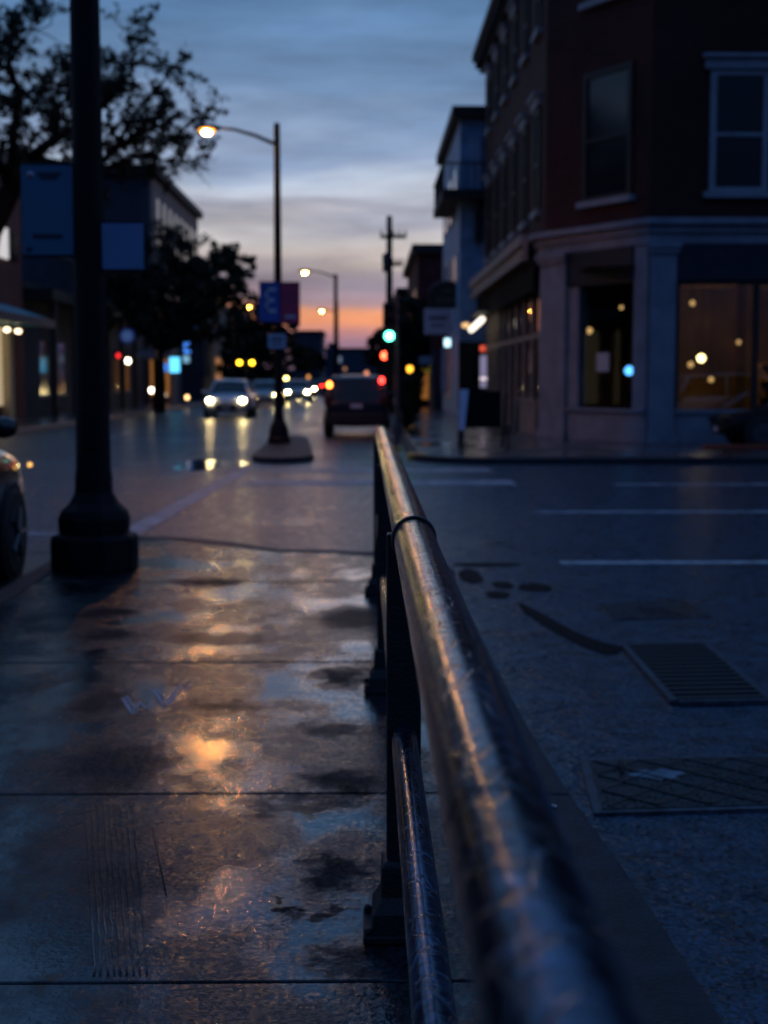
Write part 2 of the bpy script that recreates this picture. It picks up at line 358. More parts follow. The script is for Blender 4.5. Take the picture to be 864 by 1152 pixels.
# ------------------------------------------------------------------ mesh builder
class MB:
    def __init__(s): s.v = []; s.f = []
    def add(s, vs, fs):
        o = len(s.v); s.v += [tuple(v) for v in vs]; s.f += [tuple(i + o for i in f) for f in fs]; return s
    def box(s, x0, x1, y0, y1, z0, z1):
        return s.add([(x0, y0, z0), (x1, y0, z0), (x1, y1, z0), (x0, y1, z0), (x0, y0, z1), (x1, y0, z1), (x1, y1, z1), (x0, y1, z1)],
                     [(0, 3, 2, 1), (4, 5, 6, 7), (0, 1, 5, 4), (1, 2, 6, 5), (2, 3, 7, 6), (3, 0, 4, 7)])
    def obox(s, a, b, n, w, z0, z1):
        """box standing on segment a-b (xy), thickness w towards n-side (sign)"""
        a = Vector(a[:2]); b = Vector(b[:2]); d = (b - a).normalized(); q = Vector((d.y, -d.x)) * w * n
        pts = [a, b, b + q, a + q]
        return s.prism([(p.x, p.y) for p in pts], z0, z1)
    def prism(s, poly, z0, z1):
        ar = sum(poly[i - 1][0] * poly[i][1] - poly[i][0] * poly[i - 1][1] for i in range(len(poly)))
        if ar < 0: poly = poly[::-1]
        n = len(poly)
        vs = [(x, y, z0) for x, y in poly] + [(x, y, z1) for x, y in poly]
        fs = [tuple(range(n))[::-1], tuple(range(n, 2 * n))] + [(i, (i + 1) % n, n + (i + 1) % n, n + i) for i in range(n)]
        return s.add(vs, fs)
    def tube(s, pts, rad, seg=12, cap=True):
        pts = [Vector(p) for p in pts]
        if not isinstance(rad, (list, tuple)): rad = [rad] * len(pts)
        vs = []; fs = []
        prevx = None
        for i, p in enumerate(pts):
            t = (pts[min(i + 1, len(pts) - 1)] - pts[max(i - 1, 0)]).normalized()
            x = prevx if prevx is not None else (Vector((1, 0, 0)) if abs(t.x) < .9 else Vector((0, 1, 0)))
            x = (x - t * x.dot(t)).normalized(); prevx = x
            y = t.cross(x)
            for k in range(seg):
                a = 2 * PI * k / seg
                vs.append(p + (x * math.cos(a) + y * math.sin(a)) * rad[i])
        for i in range(len(pts) - 1):
            for k in range(seg):
                fs.append((i * seg + k, i * seg + (k + 1) % seg, (i + 1) * seg + (k + 1) % seg, (i + 1) * seg + k))
        if cap:
            fs.append(tuple(range(seg))[::-1]); fs.append(tuple(range((len(pts) - 1) * seg, len(pts) * seg)))
        return s.add(vs, fs)
    def lathe(s, prof, seg=24, c=(0, 0, 0), ang=0.):
        vs = []; fs = []
        for r, z in prof:
            for k in range(seg):
                a = 2 * PI * k / seg + ang
                vs.append((c[0] + r * math.cos(a), c[1] + r * math.sin(a), c[2] + z))
        for i in range(len(prof) - 1):
            for k in range(seg):
                fs.append((i * seg + k, i * seg + (k + 1) % seg, (i + 1) * seg + (k + 1) % seg, (i + 1) * seg + k))
        fs.append(tuple(range(seg))[::-1]); fs.append(tuple(range((len(prof) - 1) * seg, len(prof) * seg)))
        return s.add(vs, fs)
    def ball(s, c, rx, ry, rz, u=14, v=9):
        vs = [(c[0], c[1], c[2] - rz)]
        for j in range(1, v):
            t = -PI / 2 + PI * j / v
            for i in range(u):
                a = 2 * PI * i / u
                vs.append((c[0] + rx * math.cos(t) * math.cos(a), c[1] + ry * math.cos(t) * math.sin(a), c[2] + rz * math.sin(t)))
        vs.append((c[0], c[1], c[2] + rz)); e = len(vs) - 1
        fs = [(0, 1 + (i + 1) % u, 1 + i) for i in range(u)]
        for j in range(v - 2):
            for i in range(u):
                fs.append((1 + j * u + i, 1 + j * u + (i + 1) % u, 1 + (j + 1) * u + (i + 1) % u, 1 + (j + 1) * u + i))
        fs += [(e, 1 + (v - 2) * u + i, 1 + (v - 2) * u + (i + 1) % u) for i in range(u)]
        return s.add(vs, fs)
    def disc_y(s, c, r, th, seg=20, squash=1.):
        """short cylinder, axis along y"""
        vs = []
        for yy in (c[1], c[1] + th):
            for k in range(seg):
                a = 2 * PI * k / seg
                vs.append((c[0] + r * math.cos(a), yy, c[2] + r * squash * math.sin(a)))
        fs = [tuple(range(seg)), tuple(range(seg, 2 * seg))[::-1]] + [(k, seg + k, seg + (k + 1) % seg, (k + 1) % seg) for k in range(seg)]
        return s.add(vs, fs)
    def build(s, name, material, parent=None, smooth=False, bevel=0., sub=0):
        me = bpy.data.meshes.new(name); me.from_pydata(s.v, [], s.f); me.update()
        bm = bmesh.new(); bm.from_mesh(me); bmesh.ops.recalc_face_normals(bm, faces=bm.faces); bm.to_mesh(me); bm.free()
        me.materials.append(M[material] if isinstance(material, str) else material)
        o = bpy.data.objects.new(name, me); C.objects.link(o)
        if parent is not None: o.parent = parent
        if smooth:
            for p in me.polygons: p.use_smooth = True
            if smooth == 'auto':
                o.modifiers.new('e', 'EDGE_SPLIT').split_angle = R(35)
        if bevel:
            bv = o.modifiers.new('b', 'BEVEL'); bv.width = bevel; bv.segments = 2; bv.limit_method = 'ANGLE'
        if sub:
            sb = o.modifiers.new('s', 'SUBSURF'); sb.levels = sub; sb.render_levels = sub
        return o

def tag(o, label=None, cat=None, group=None, kind=None):
    if label: o['label'] = label
    if cat: o['category'] = cat
    if group: o['group'] = group
    if kind: o['kind'] = kind
    return o
def thing(name, label, cat, loc=(0, 0, 0), rz=0., group=None):
    o = bpy.data.objects.new(name, None); C.objects.link(o)
    o.location = loc; o.rotation_euler = (0, 0, rz); o.empty_display_size = .2
    return tag(o, label, cat, group)
def struct(name, mb, m, **k):
    return tag(mb.build(name, m, **k), kind='structure')
def copy_tree(o, parent=None):
    c = o.copy(); C.objects.link(c)
    if parent is not None: c.parent = parent
    for ch in list(o.children): copy_tree(ch, c)
    return c

# ------------------------------------------------------------------ ground, roads, pavements
ZR = -.12
g = MB(); g.add([(-2500, -2500, -.14), (2500, -2500, -.14), (2500, 2500, -.14), (-2500, 2500, -.14)], [(0, 1, 2, 3)])
struct('ground', g, 'earth')
g = MB(); g.add([(-10.2, -40, ZR), (1.2, -40, ZR), (1.2, 420, ZR), (-10.2, 420, ZR)], [(0, 1, 2, 3)])
struct('main_street', g, 'asphalt')
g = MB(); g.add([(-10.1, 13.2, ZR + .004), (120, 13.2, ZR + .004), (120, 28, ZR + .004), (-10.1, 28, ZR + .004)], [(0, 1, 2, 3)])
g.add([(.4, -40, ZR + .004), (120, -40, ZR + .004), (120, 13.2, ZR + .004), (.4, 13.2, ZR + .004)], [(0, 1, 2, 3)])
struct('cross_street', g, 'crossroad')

# near sidewalk: slabs with real joints, rounded nose
XL, XR_ = -2.42, .50
def clean_slab(poly, mb):
    mb.prism(poly, -.16, 0.)
joints = [G(200, y).y for y in (1105, 893, 745, 655)]
ys = [-3.0, -1.3, .3, 1.75] + joints
JG = lambda i: .006 if i < 5 else (.009, .016, .024)[i - 5]
sl = MB()
for i in range(len(ys) - 1):
    a, c = ys[i] + JG(i), ys[i + 1] - JG(i + 1)
    sk = .03
    sl.prism([(XL, a), (.12, a), (.12, c), (XL, c)], -.16, 0)
    sl.prism([(.132, a), (XR_, a), (XR_, c), (.132, c)], -.16, 0)
a = ys[-1] + JG(7)
nose = [(XL, a), (XR_, a), (XR_, 11.0)]
for k in range(9):
    t = k / 8 * PI / 2
    nose.append((-.75 + 1.25 * math.cos(t), 11.0 + 1.25 * math.sin(t)))
nose += [(-1.3, 12.75), (-1.8, 13.15), (XL, 13.35)]
sl.prism(nose, -.16, 0)
sidewalk = struct('sidewalk', sl, 'concrete', bevel=.005)
bed = MB(); bed.box(XL + .03, XR_ - .03, -3, 11, -.15, -.012)
struct('sidewalk_bed', bed, 'tar')
# kerb stones round the sidewalk
lerp_ = lambda a, b, t: a + (b - a) * t
KX = [(-3, .86), (3.2, .84), (4.1, .80), (4.9, .745), (5.8, .705), (6.5, .69), (9, .665), (11, .68)]
def kerb_x(y):
    for (a, xa), (b, xb_) in zip(KX, KX[1:]):
        if y <= b: return lerp_(xa, xb_, (y - a) / (b - a))
    return KX[-1][1]
kb = MB()
for y0 in range(-3, 11, 2):
    y1_ = y0 + 1.994 if y0 < 9 else 10.9
    ks = [lerp_(y0 + .006, y1_, k / 6) for k in range(7)]
    kb.prism([(XR_ + .008, ks[0]), (XR_ + .008, ks[-1])] + [(kerb_x(y), y) for y in ks[::-1]], -.15, .006)
for y0 in range(-3, 13, 2):
    kb.box(-2.60, XL - .008, y0 + .006, min(y0 + 1.994, 13.2), -.15, .004)
arc0 = [(-.75 + 1.262 * math.cos(k / 8 * PI / 2), 10.95 + 1.262 * math.sin(k / 8 * PI / 2)) for k in range(9)] + [(-1.3, 12.77), (-1.8, 13.17), (XL - .01, 13.37)]
arc1 = [(-.75 + 1.45 * math.cos(k / 8 * PI / 2), 10.95 + 1.45 * math.sin(k / 8 * PI / 2)) for k in range(9)] + [(-1.22, 12.95), (-1.75, 13.36), (XL - .1, 13.56)]
kb.prism(arc0 + arc1[::-1], -.15, .004)
struct('kerb', kb, 'kerb', bevel=.012)
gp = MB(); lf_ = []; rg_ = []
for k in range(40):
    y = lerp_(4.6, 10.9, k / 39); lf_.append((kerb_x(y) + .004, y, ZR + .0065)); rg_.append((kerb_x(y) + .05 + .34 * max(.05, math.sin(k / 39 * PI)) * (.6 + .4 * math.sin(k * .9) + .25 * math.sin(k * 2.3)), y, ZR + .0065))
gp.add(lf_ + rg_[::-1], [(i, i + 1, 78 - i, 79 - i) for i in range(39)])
struct('gutter_painted_sheen', gp, wet('gutter_sheen_tint', (.05, .085, .13), (.018, .032, .052), (), 2.2, .5, .75, .2, .34, .4, 150., .5, (1, .5, 1), .012, .5, .3, 60., .4, .1, 1.8))  # paler strip along the kerb: the road's wet sheen put into the colour

# scored drag strip + scribbled marks on the slabs
st = MB()
for k in range(9):
    t = k / 8
    a = G(97 + 52 * t, 905); c = G(106 + 60 * t, 1098)
    n = 26
    pts = []
    for i in range(n + 1):
        q = a.lerp(c, i / n); pts.append((q.x + random.uniform(-.0025, .0025), q.y, .0004 + random.uniform(-.0012, .0012)))
    st.tube(pts, .0032, 6)
a = G(172, 930); c = G(187, 1008); st.tube([(a.x, a.y, .0005), (c.x, c.y, .0003)], .0025, 6)
st.build('scored_strip', 'concrete', sidewalk, smooth=True)
sc = MB()
def stroke(p, q, w):
    a = G(*p); c = G(*q); d = (c - a).normalized(); n = Vector((-d.y, d.x, 0)) * w / 2
    sc.add([(a.x - n.x, a.y - n.y, .0035), (a.x + n.x, a.y + n.y, .0035), (c.x + n.x * .6, c.y + n.y * .6, .0035), (c.x - n.x * .6, c.y - n.y * .6, .0035)], [(0, 1, 2, 3)])
for p, q, w in (((138, 786), (149, 804), .022), ((143, 784), (154, 803), .012), ((150, 804), (157, 790), .014), ((158, 792), (166, 799), .012), ((166, 799), (171, 786), .010), ((173, 777), (184, 794), .022), ((178, 776), (188, 790), .012), ((186, 794), (203, 771), .020), ((192, 793), (206, 774), .010), ((203, 771), (212, 765), .012), ((136, 788), (142, 784), .014), ((208, 778), (216, 770), .010)):
    stroke(p, q, w)
sc.build('painted_scribble', 'tape', sidewalk)

# painted lines
ln = MB()
def line(mb, x0, x1, y0, y1, z=ZR + .008): mb.add([(x0, y0, z), (x1, y0, z), (x1, y1, z), (x0, y1, z)], [(0, 1, 2, 3)])
pl = MB(); mid_ = MB()
y1 = G(800, 633.5, ZR).y; line(pl, G(630, 633.5, ZR).x, 40, y1 - .1, y1 + .1)
y2 = G(800, 576.5, ZR).y; line(mid_, G(600, 576.5, ZR).x, 60, y2 - .13, y2 + .13)
y3 = G(800, 545.5, ZR).y; line(mid_, G(690, 545.5, ZR).x, 70, y3 - .15, y3 + .15)
struct('lane_line', pl, 'paint_white')
fa = mid_
line(fa, -1.9, 2.3, 21.4, 22.4); line(fa, -1.7, 2.2, 24.5, 25.3)
fa.add([(-2.62, 14.0, ZR + .008), (-2.36, 14.0, ZR + .008), (-1.95, 26.0, ZR + .008), (-2.22, 26.0, ZR + .008)], [(0, 1, 2, 3)])
line(fa, -6.0, -2.75, 14.6, 14.85)
for y in (38, 50, 62, 76): line(fa, -7.0, -6.85, y, y + 4)
for y in (30, 44, 58, 72, 86, 100, 120): line(fa, -1.30, -1.2, y + 11, y + 16)
struct('worn_road_marking', fa, 'paint_faint')

# cover plates, grate, patches and tar scars right of the rail
def quad_px(pts, z): return [(G(x, y, ZR).x, G(x, y, ZR).y) for x, y in pts]
ZP = ZR + .006
pt = MB(); pt.prism(quad_px([(672, 680), (770, 677), (800, 695), (690, 699)], 0), ZP - .004, ZP + .002)
struct('asphalt_patch', pt, 'patch')
t = thing('utility_cover', 'broad dark rectangular utility cover set in wet asphalt nearest the rail', 'utility cover')
q = quad_px([(652, 858), (905, 852), (960, 912), (668, 920)], 0)
MB().prism(q, ZP - .004, ZP + .012).build('frame', 'worn_iron', t)
cx = sum(p[0] for p in q) / 4; cy = sum(p[1] for p in q) / 4
q2 = [(cx + (x - cx) * .93, cy + (y - cy) * .9) for x, y in q]
MB().prism(q2, ZP + .011, ZP + .015).build('lid', 'patch', t)
tr_ = MB()
for i in range(9):
    for j in range(6):
        u, v = (i + .7) / 9.4, (j + .7) / 6.4
        A1 = Vector(q2[0]).lerp(Vector(q2[1]), u); A2 = Vector(q2[3]).lerp(Vector(q2[2]), u); c_ = A1.lerp(A2, v); sg = .045 if (i + j) % 2 else -.045
        tr_.tube([(c_.x - .045, c_.y - sg, ZP + .016), (c_.x + .045, c_.y + sg, ZP + .016)], .006, 5)
tr_.build('tread', 'iron', t)
hb = MB(); a = G(700, 876, ZR); hb.tube([(a.x, a.y, ZP + .016), (a.x, a.y + .08, ZP + .045), (a.x + .02, a.y + .14, ZP + .018)], .008, 6); hb.build('handle', 'iron', t, smooth=True)
wp = MB(); b_ = G(738, 877, ZR)
wp.add([(b_.x + .09 * math.cos(k / 20 * 2 * PI) * 1.5 * random.uniform(.35, 1.1), b_.y + .10 * random.uniform(.5, 1.1) * math.sin(k / 20 * 2 * PI), ZP + .018) for k in range(20)], [tuple(range(20))])
wp.build('painted_reflection', mat('reflection_tint', (.10, .15, .20), .5, 0, .9, 9, .5, 80), t)  # pale puddle reflection on the lid, put into the colour
t = thing('drain_grate', 'ribbed iron drain grate in the asphalt right of the rail', 'drain grate')
q = [G(705, 730, ZR), G(790, 728, ZR), G(862, 792, ZR), G(762, 794, ZR)]
qq = [(p.x, p.y) for p in q]
MB().prism(qq, ZP - .004, ZP + .003).build('frame', 'tar', t)
rb = MB(); n = 14
for k in range(n):
    u0 = (k + .1) / n; u1 = (k + .62) / n
    e = [q[0].lerp(q[3], u0), q[1].lerp(q[2], u0), q[1].lerp(q[2], u1), q[0].lerp(q[3], u1)]
    rb.prism([(p.x, p.y) for p in e], ZP + .003, ZP + .022)
ed = MB()
for i in range(4):
    a, c = qq[i], qq[(i + 1) % 4]; ed.obox(a, c, -1 if i else -1, .035, ZP + .002, ZP + .024)
rb.build('grating', 'iron', t); ed.build('rim', 'worn_iron', t)
# tar scars
ts = MB()
def blob(px, py, rx, ry, mb=ts, n=18):
    c = G(px, py, ZR); e = G(px + rx, py, ZR); f = G(px, py - ry, ZR)
    ax = e.x - c.x; ay = f.y - c.y
    mb.add([(c.x + ax * math.cos(2 * PI * k / n) * random.uniform(.85, 1.1), c.y + ay * math.sin(2 * PI * k / n) * random.uniform(.85, 1.1), ZR + .0085) for k in range(n)], [tuple(range(n))])
for a in ((529, 649, 14, 8), (566, 659, 12, 4), (602, 662, 20, 5), (560, 670, 14, 4), (682, 731, 14, 6), (545, 636, 40, 2)): blob(*a)
path = [(584, 680), (596, 690), (615, 702), (640, 716), (665, 727), (690, 734)]
wd = [.02, .06, .07, .07, .09, .12]
lv = []; rv = []
for (x, y), w in zip(path, wd):
    p = G(x, y, ZR); lv.append((p.x + w, p.y + w * .8, ZR + .009)); rv.append((p.x - w * .6, p.y - w * .6, ZR + .009))
ts.add(lv + rv[::-1], [(i, i + 1, 2 * len(lv) - 2 - i, 2 * len(lv) - 1 - i) for i in range(len(lv) - 1)])
struct('tar_seam', ts, 'tar')
# seam between the two paving lots
bolt = MB(); p = G(622, 911); bolt.lathe([(.014, .0), (.014, .008), (.008, .014)], 10, (p.x, p.y, .006))
tag(bolt.build('survey_stud', 'chrome', smooth=True), 'small shiny metal stud on the kerb beside the rail', 'stud')

# median with lamp
md = MB()
mpoly = [(-2.35, 36.5), (-2.25, 28.2)] + [(-1.62 + .6 * math.cos(PI + k / 8 * PI), 28.0 - .0 + 1.1 * math.sin(PI + k / 8 * PI)) for k in range(9)] + [(-1.02, 28.2), (-1.45, 36), (-1.7, 37.4), (-2.1, 37.4)]
md.prism(mpoly, -.15, .0)
struct('median', md, 'kerb', bevel=.03)
pd = MB(); pdl = []
for k in range(28):
    a_ = 2 * PI * k / 28; rr_ = 1 + .22 * math.sin(3 * a_ + 1) + .12 * math.sin(7 * a_)
    pdl.append((-2.95 + .62 * rr_ * math.cos(a_), 26.6 + 1.5 * rr_ * math.sin(a_), ZR + .009))
pd.add(pdl, [tuple(range(28))])
struct('street_puddle', pd, wet('street_puddle_film', (.012, .016, .022), (.006, .008, .012), (), .8, .1, .3, .10, .2, .3, 60., .2, (1, 1, 1), .018, .8, 1., 20., .03, .5, 1., .03, .1))
# right far pavement
fw_ = MB()
crn = [(1.1, 120)] + [(1.1, 29.8)] + [(2.6 + 1.5 * math.cos(PI + k / 8 * PI / 2), 28.3 + 1.5 * math.sin(PI + k / 8 * PI / 2)) for k in range(9)] + [(120, 26.8), (120, 34.0), (6.7, 34.0), (4.6, 37), (4.6, 120)]
fw_.prism(crn, -.15, 0)
struct('far_sidewalk', fw_, 'farwalk', bevel=.02)
kk = MB()
k0 = [(1.08, 32)] + [(1.08, 29.8)] + [(2.6 + 1.52 * math.cos(PI + k / 8 * PI / 2), 28.3 + 1.52 * math.sin(PI + k / 8 * PI / 2)) for k in range(9)] + [(60, 26.78)]
k1 = [(.9, 32)] + [(.9, 29.8)] + [(2.6 + 1.7 * math.cos(PI + k / 8 * PI / 2), 28.3 + 1.7 * math.sin(PI + k / 8 * PI / 2)) for k in range(9)] + [(60, 26.6)]
kk.prism(k0 + k1[::-1], -.15, .004)
kk.box(.9, 1.08, 32.02, 120, -.15, .004)
struct('far_kerb', kk, 'kerb', bevel=.015)
kt = MB(); kt.box(.84, 1.25, 27.9, 28.5, -.14, .012)
struct('yellow_kerb_end', kt, 'paint_yellow', bevel=.03)
lw = MB(); lw.box(-14, -10.2, 28, 160, -.15, 0); lw.box(-60, -10.2, -10, 13, -.15, 0)
struct('left_sidewalk', lw, 'farwalk', bevel=.02)
lk = MB(); lk.box(-10.2, -9.95, 28, 160, -.15, .006)
struct('left_kerb', lk, 'stonetan', bevel=.02)

# ------------------------------------------------------------------ the rail
RX, RZ, RR = .118, 1.11, .0495
rail = thing('guard_rail', 'weathered dark pipe guard rail running along the wet sidewalk edge', 'guard rail', (RX, 3.75, 0))
def rl(mb, name, m, **k):
    o = mb.build(name, m, rail, **k); return o
YE = 9.95
tp = MB()
n = 120
pts = []; rad = []
for i in range(n + 1):
    y = -2.2 + (YE - .04 + 2.2) * i / n
    pts.append((0, y - 3.75, RZ)); rad.append(RR)
pts += [(0, YE - 3.75 - .015, RZ), (0, YE - 3.75, RZ)]; rad += [RR * .93, RR * .7]
tp.tube(pts, rad, 40); rl(tp, 'top_rail', 'pipe', smooth='auto')
lwr = MB(); lwr.tube([(-.016, -2.2 - 3.75 + i * .2, .55) for i in range(61)], .034, 24); rl(lwr, 'lower_rail', 'pipe', smooth='auto')
for yp in (.85, 3.75, 6.75, 9.86):
    w = .046
    pb = MB(); pb.box(-.016 - w, -.016 + w, yp - 3.75 - .03, yp - 3.75 + .03, .02, RZ - .02)
    post = rl(pb, 'post', 'blackiron', bevel=.006)
    yo = yp - 3.75
    MB().box(-.126, .094, yo - .10, yo + .10, .001, .022).build('base_plate', 'blackiron', post, bevel=.004)
    sh = MB(); sh.add([(x, y, z) for z, w_ in ((.022, .088), (.075, .084), (.115, .062), (.20, .060), (.21, .052)) for x, y in ((-.016 - w_, yo - w_), (-.016 + w_, yo - w_), (-.016 + w_, yo + w_), (-.016 - w_, yo + w_))],
        [(4 * i + k, 4 * i + (k + 1) % 4, 4 * i + 4 + (k + 1) % 4, 4 * i + 4 + k) for i in range(4) for k in range(4)] + [(16, 17, 18, 19)])
    sh.build('shoe', 'blackiron', post, bevel=.008)
    for sx in (-1, 1):
        for sy in (-1, 1): MB().lathe([(.011, .022), (.011, .036), (.006, .042)], 6, (-.016 + sx * .097, yp - 3.75 + sy * .085, 0)).build('bolt', 'iron', post)
def ring(y, r, minor, name, m, tilt=0.):
    mb = MB(); vs = []; fs = []; U, V = 40, 8
    for i in range(U):
        a = 2 * PI * i / U
        for j in range(V):
            bb = 2 * PI * j / V
            rr = r + minor * .55 * math.cos(bb)
            vs.append((rr * math.cos(a), y - 3.75 + minor * 1.3 * math.sin(bb) + tilt * math.sin(a) * r + .1 * tilt * math.cos(a), RZ + rr * math.sin(a)))
    for i in range(U):
        for j in range(V):
            fs.append((i * V + j, ((i + 1) % U) * V + j, ((i + 1) % U) * V + (j + 1) % V, i * V + (j + 1) % V))
    mb.add(vs, fs); return rl(mb, name, m, smooth=True)
ring(3.44, RR + .003, .0075, 'collar', 'band', .12)
ring(1.17, RR + .0002, .0016, 'weld_ring', 'pipe', -.3)

# small clamps on the far posts' left side
# ------------------------------------------------------------------ near lamp post with banners
def lamp_base(mb, s=1.):
    mb.lathe([(.352 * s, 0), (.352 * s, .24 * s), (.335 * s, .27 * s), (.275 * s, .285 * s), (.285 * s, .31 * s), (.29 * s, .40 * s), (.265 * s, .46 * s), (.20 * s, .52 * s), (.155 * s, .60 * s), (.147 * s, .70 * s)], 8 if s > .9 else 16, ang=PI / 8)
npole = thing('street_lamp', 'tall dark lamp post on octagonal pedestal at the near sidewalk edge, carrying blue banners', 'street lamp', (G(99, 645).x, G(105, 645).y + .3, 0), 0, 'street lamps')
b = MB(); lamp_base(b); b.build('pedestal', 'polepaint', npole, bevel=.012)
b = MB(); b.lathe([(.150, .69), (.138, .80), (.130, 1.5), (.098, 7.6)], 12); b.build('shaft', 'polepaint', npole, smooth='auto')
b = MB(); b.box(-.06, .06, -.152, -.125, .95, 1.25); b.build('access_door', 'polepaint', npole, bevel=.008)
PY = npole.location.y
def at_pole(px, py, base, d=None):
    p = P(px, py, base.location.y if d is None else d); return p - base.location
def banner(base, x0, y0, x1, y1, m, dy, label=None, arms=True):
    a = at_pole(x0, y0, base); c = at_pole(x1, y1, base)
    mb = MB(); mb.box(min(a.x, c.x), max(a.x, c.x), dy - .006, dy + .006, min(a.z, c.z), max(a.z, c.z))
    o = mb.build('banner', m, base, bevel=.004)
    if label: o['label'] = label
    if arms:
        for z in (a.z - .01, c.z + .01):
            MB().tube([(0, dy, z), ((a.x if abs(a.x) > abs(c.x) else c.x), dy, z)], .011, 8).build('banner_arm', 'polepaint', o, smooth=True)
    return o, a, c
def flat(o, base, x0, y0, x1, y1, m, name, dy):
    a = at_pole(x0, y0, base); c = at_pole(x1, y1, base)
    MB().box(min(a.x, c.x), max(a.x, c.x), dy - .003, dy, min(a.z, c.z), max(a.z, c.z)).build(name, m, o)
o, a, c = banner(npole, 25, 184, 86, 290, 'banner', -.05, 'dark blue banner with small emblem')
flat(o, npole, 44, 195, 70, 199, 'mark_dark', 'print_line', -.058); flat(o, npole, 47, 200, 66, 203, 'mark_dark', 'print_line', -.058)
flat(o, npole, 39, 264, 72, 269, 'mark_dark', 'print_line', -.058); flat(o, npole, 32, 279, 38, 284, 'mark_dark', 'print_line', -.058)
e = at_pole(36, 197, npole); MB().disc_y((e.x, -.060, e.z), .024, .003).build('emblem', 'mark_light', o)
e = at_pole(36, 199, npole); MB().disc_y((e.x, -.063, e.z), .016, .003).build('emblem_dot', 'mark_red', o)
o, a, c = banner(npole, 112, 249, 163, 306, 'banner2', -.05, 'plain paler blue banner')

# ------------------------------------------------------------------ street lamps of the median
def street_lamp(label, px_pole, d, top_py, heads, lampmat, base_z=.02, r=.09, grp='street lamps', name='street_lamp', light=None):
    p = P(px_pole, 440, d)
    t = thing(name, label, 'street lamp', (p.x, d, base_z), 0, grp)
    H = P(px_pole, top_py, d).z - base_z
    b = MB(); b.lathe([(.27, 0), (.27, .10), (.235, .14), (.225, .30), (.175, .42), (.14, .5)], 16); b.build('pedestal', 'polepaint', t, smooth='auto')
    b = MB(); b.lathe([(.125, .48), (r + .015, .7), (r - .02, H), (.03, H + .04)], 14); b.build('shaft', 'polepaint', t, smooth='auto')
    for (hx, hy, jy) in heads:
        h = P(hx, hy, d) - t.location; j = P(px_pole, jy, d) - t.location
        sgn = 1 if h.x > 0 else -1
        ex = Vector((h.x - sgn * .18, 0, h.z + .06))
        am = MB(); am.tube([(0, 0, j.z), (ex.x * .35, 0, j.z + (ex.z - j.z) * .55), (ex.x * .7, 0, j.z + (ex.z - j.z) * .92), (ex.x, 0, ex.z)], [.045, .04, .035, .03], 8)
        arm = am.build('arm', 'polepaint', t, smooth=True)
        hd = MB(); hd.ball((h.x, 0, h.z + .06), .34, .16, .085); hd.build('lamp_head', 'galv', arm, smooth=True)
        ls = MB(); ls.ball((h.x, -.02, h.z + .02), .21, .15, .085); le = ls.build('lamp_lens', 'lens_glow', arm, smooth=True)
        ls = MB(); ls.ball((h.x, -.05, h.z - .045), .095, .12, .055); ls.build('lamp_bulb', lampmat, le, smooth=True)
    return t
g1 = 'lit street lamps along the median'
L1 = street_lamp('lit lamp post on the median nose, with navy and red banners and long arm', 313.5, 32.5, 140, [(233, 147, 163)], 'amber')
o, a, c = banner(L1, 292, 317, 315.5, 363, 'banner_navy', -.14, 'navy banner with pale letter')
for bx in ((299, 324, 302, 352), (299, 324, 311, 328), (299, 336, 309, 340), (299, 348, 311, 352)):
    flat(o, L1, *bx, 'mark_light', 'letter_stroke', -.148)
o2, a, c = banner(L1, 316.5, 317.5, 338, 365, 'banner_red', -.14, 'dark red banner with ring emblem')
e = at_pole(328, 335, L1)
rg = MB()
for k in range(24):
    a0 = 2 * PI * k / 24; a1 = 2 * PI * (k + 1) / 24
    rg.add([(e.x + r_ * math.cos(a_), -.149, e.z + r_ * 1.2 * math.sin(a_)) for r_, a_ in ((.08, a0), (.11, a0), (.11, a1), (.08, a1))], [(0, 1, 2, 3)])
rg.build('emblem', mat('dim_red_print', (.22, .08, .1), .6), o2)
flat(o2, L1, 321, 355, 334, 358, 'mark_light', 'print_line', -.148)
sp = MB(); a = at_pole(302, 376, L1); c = at_pole(322, 392, L1); sp.box(a.x, c.x, -.15, -.14, c.z, a.z); so = sp.build('sign_plate', 'signwhite', L1)
flat(so, L1, 305, 380, 319, 383, 'mark_dark', 'print_line', -.152); flat(so, L1, 306, 386, 318, 388, 'mark_dark', 'print_line', -.152)
street_lamp('second lit lamp post up the street, plain grey pole against the sunset', 378, 70, 309, [(343, 306, 312)], 'amber_far', r=.11)
street_lamp('farthest lit lamp post, its lamp low over the orange horizon', 379.5, 108, 340, [(362, 349.5, 352)], 'amber_far', r=.11)
street_lamp('lamp post at the left kerb with small amber lamp before dark foliage', 262, 72, 338, [(280, 344.5, 346)], 'amber_small', r=.07)

# ------------------------------------------------------------------ utility pole, signals, bollard
pp = P(438, 440, 62)
t = thing('utility_pole', 'tall wooden utility pole with two crossarms against the sunset sky', 'utility pole', (pp.x, 62, 0))
H = P(438, 243, 62).z
b = MB(); b.tube([(0, 0, -.1), (0, 0, H)], [.19, .12], 10); b.build('shaft', 'wood_pole', t, smooth=True)
for (x0, x1, y) in ((428, 457, 266), (431, 453, 297)):
    a = P(x0, y + .8, 62) - t.location; c = P(x1, y - 1.2, 62) - t.location
    b = MB(); b.box(a.x, c.x, -.22, -.1, a.z - .07, a.z + .07); cm = b.build('crossarm', 'wood_pole', t)
    ins = MB()
    for k in range(5):
        x = a.x + (c.x - a.x) * (k + .15) / 4.3; ins.lathe([(.035, 0), (.06, .06), (.03, .1), (.05, .17), (.02, .2)], 8, (x, -.16, a.z + .07))
    ins.build('insulator', 'galv', cm, smooth=True)
a = P(434.5, 296, 62) - t.location; b = MB(); b.lathe([(.16, -.4), (.18, .3), (.1, .4)], 12, (a.x, -.3, a.z)); b.build('transformer', 'galv', t, smooth='auto')
wr = MB()
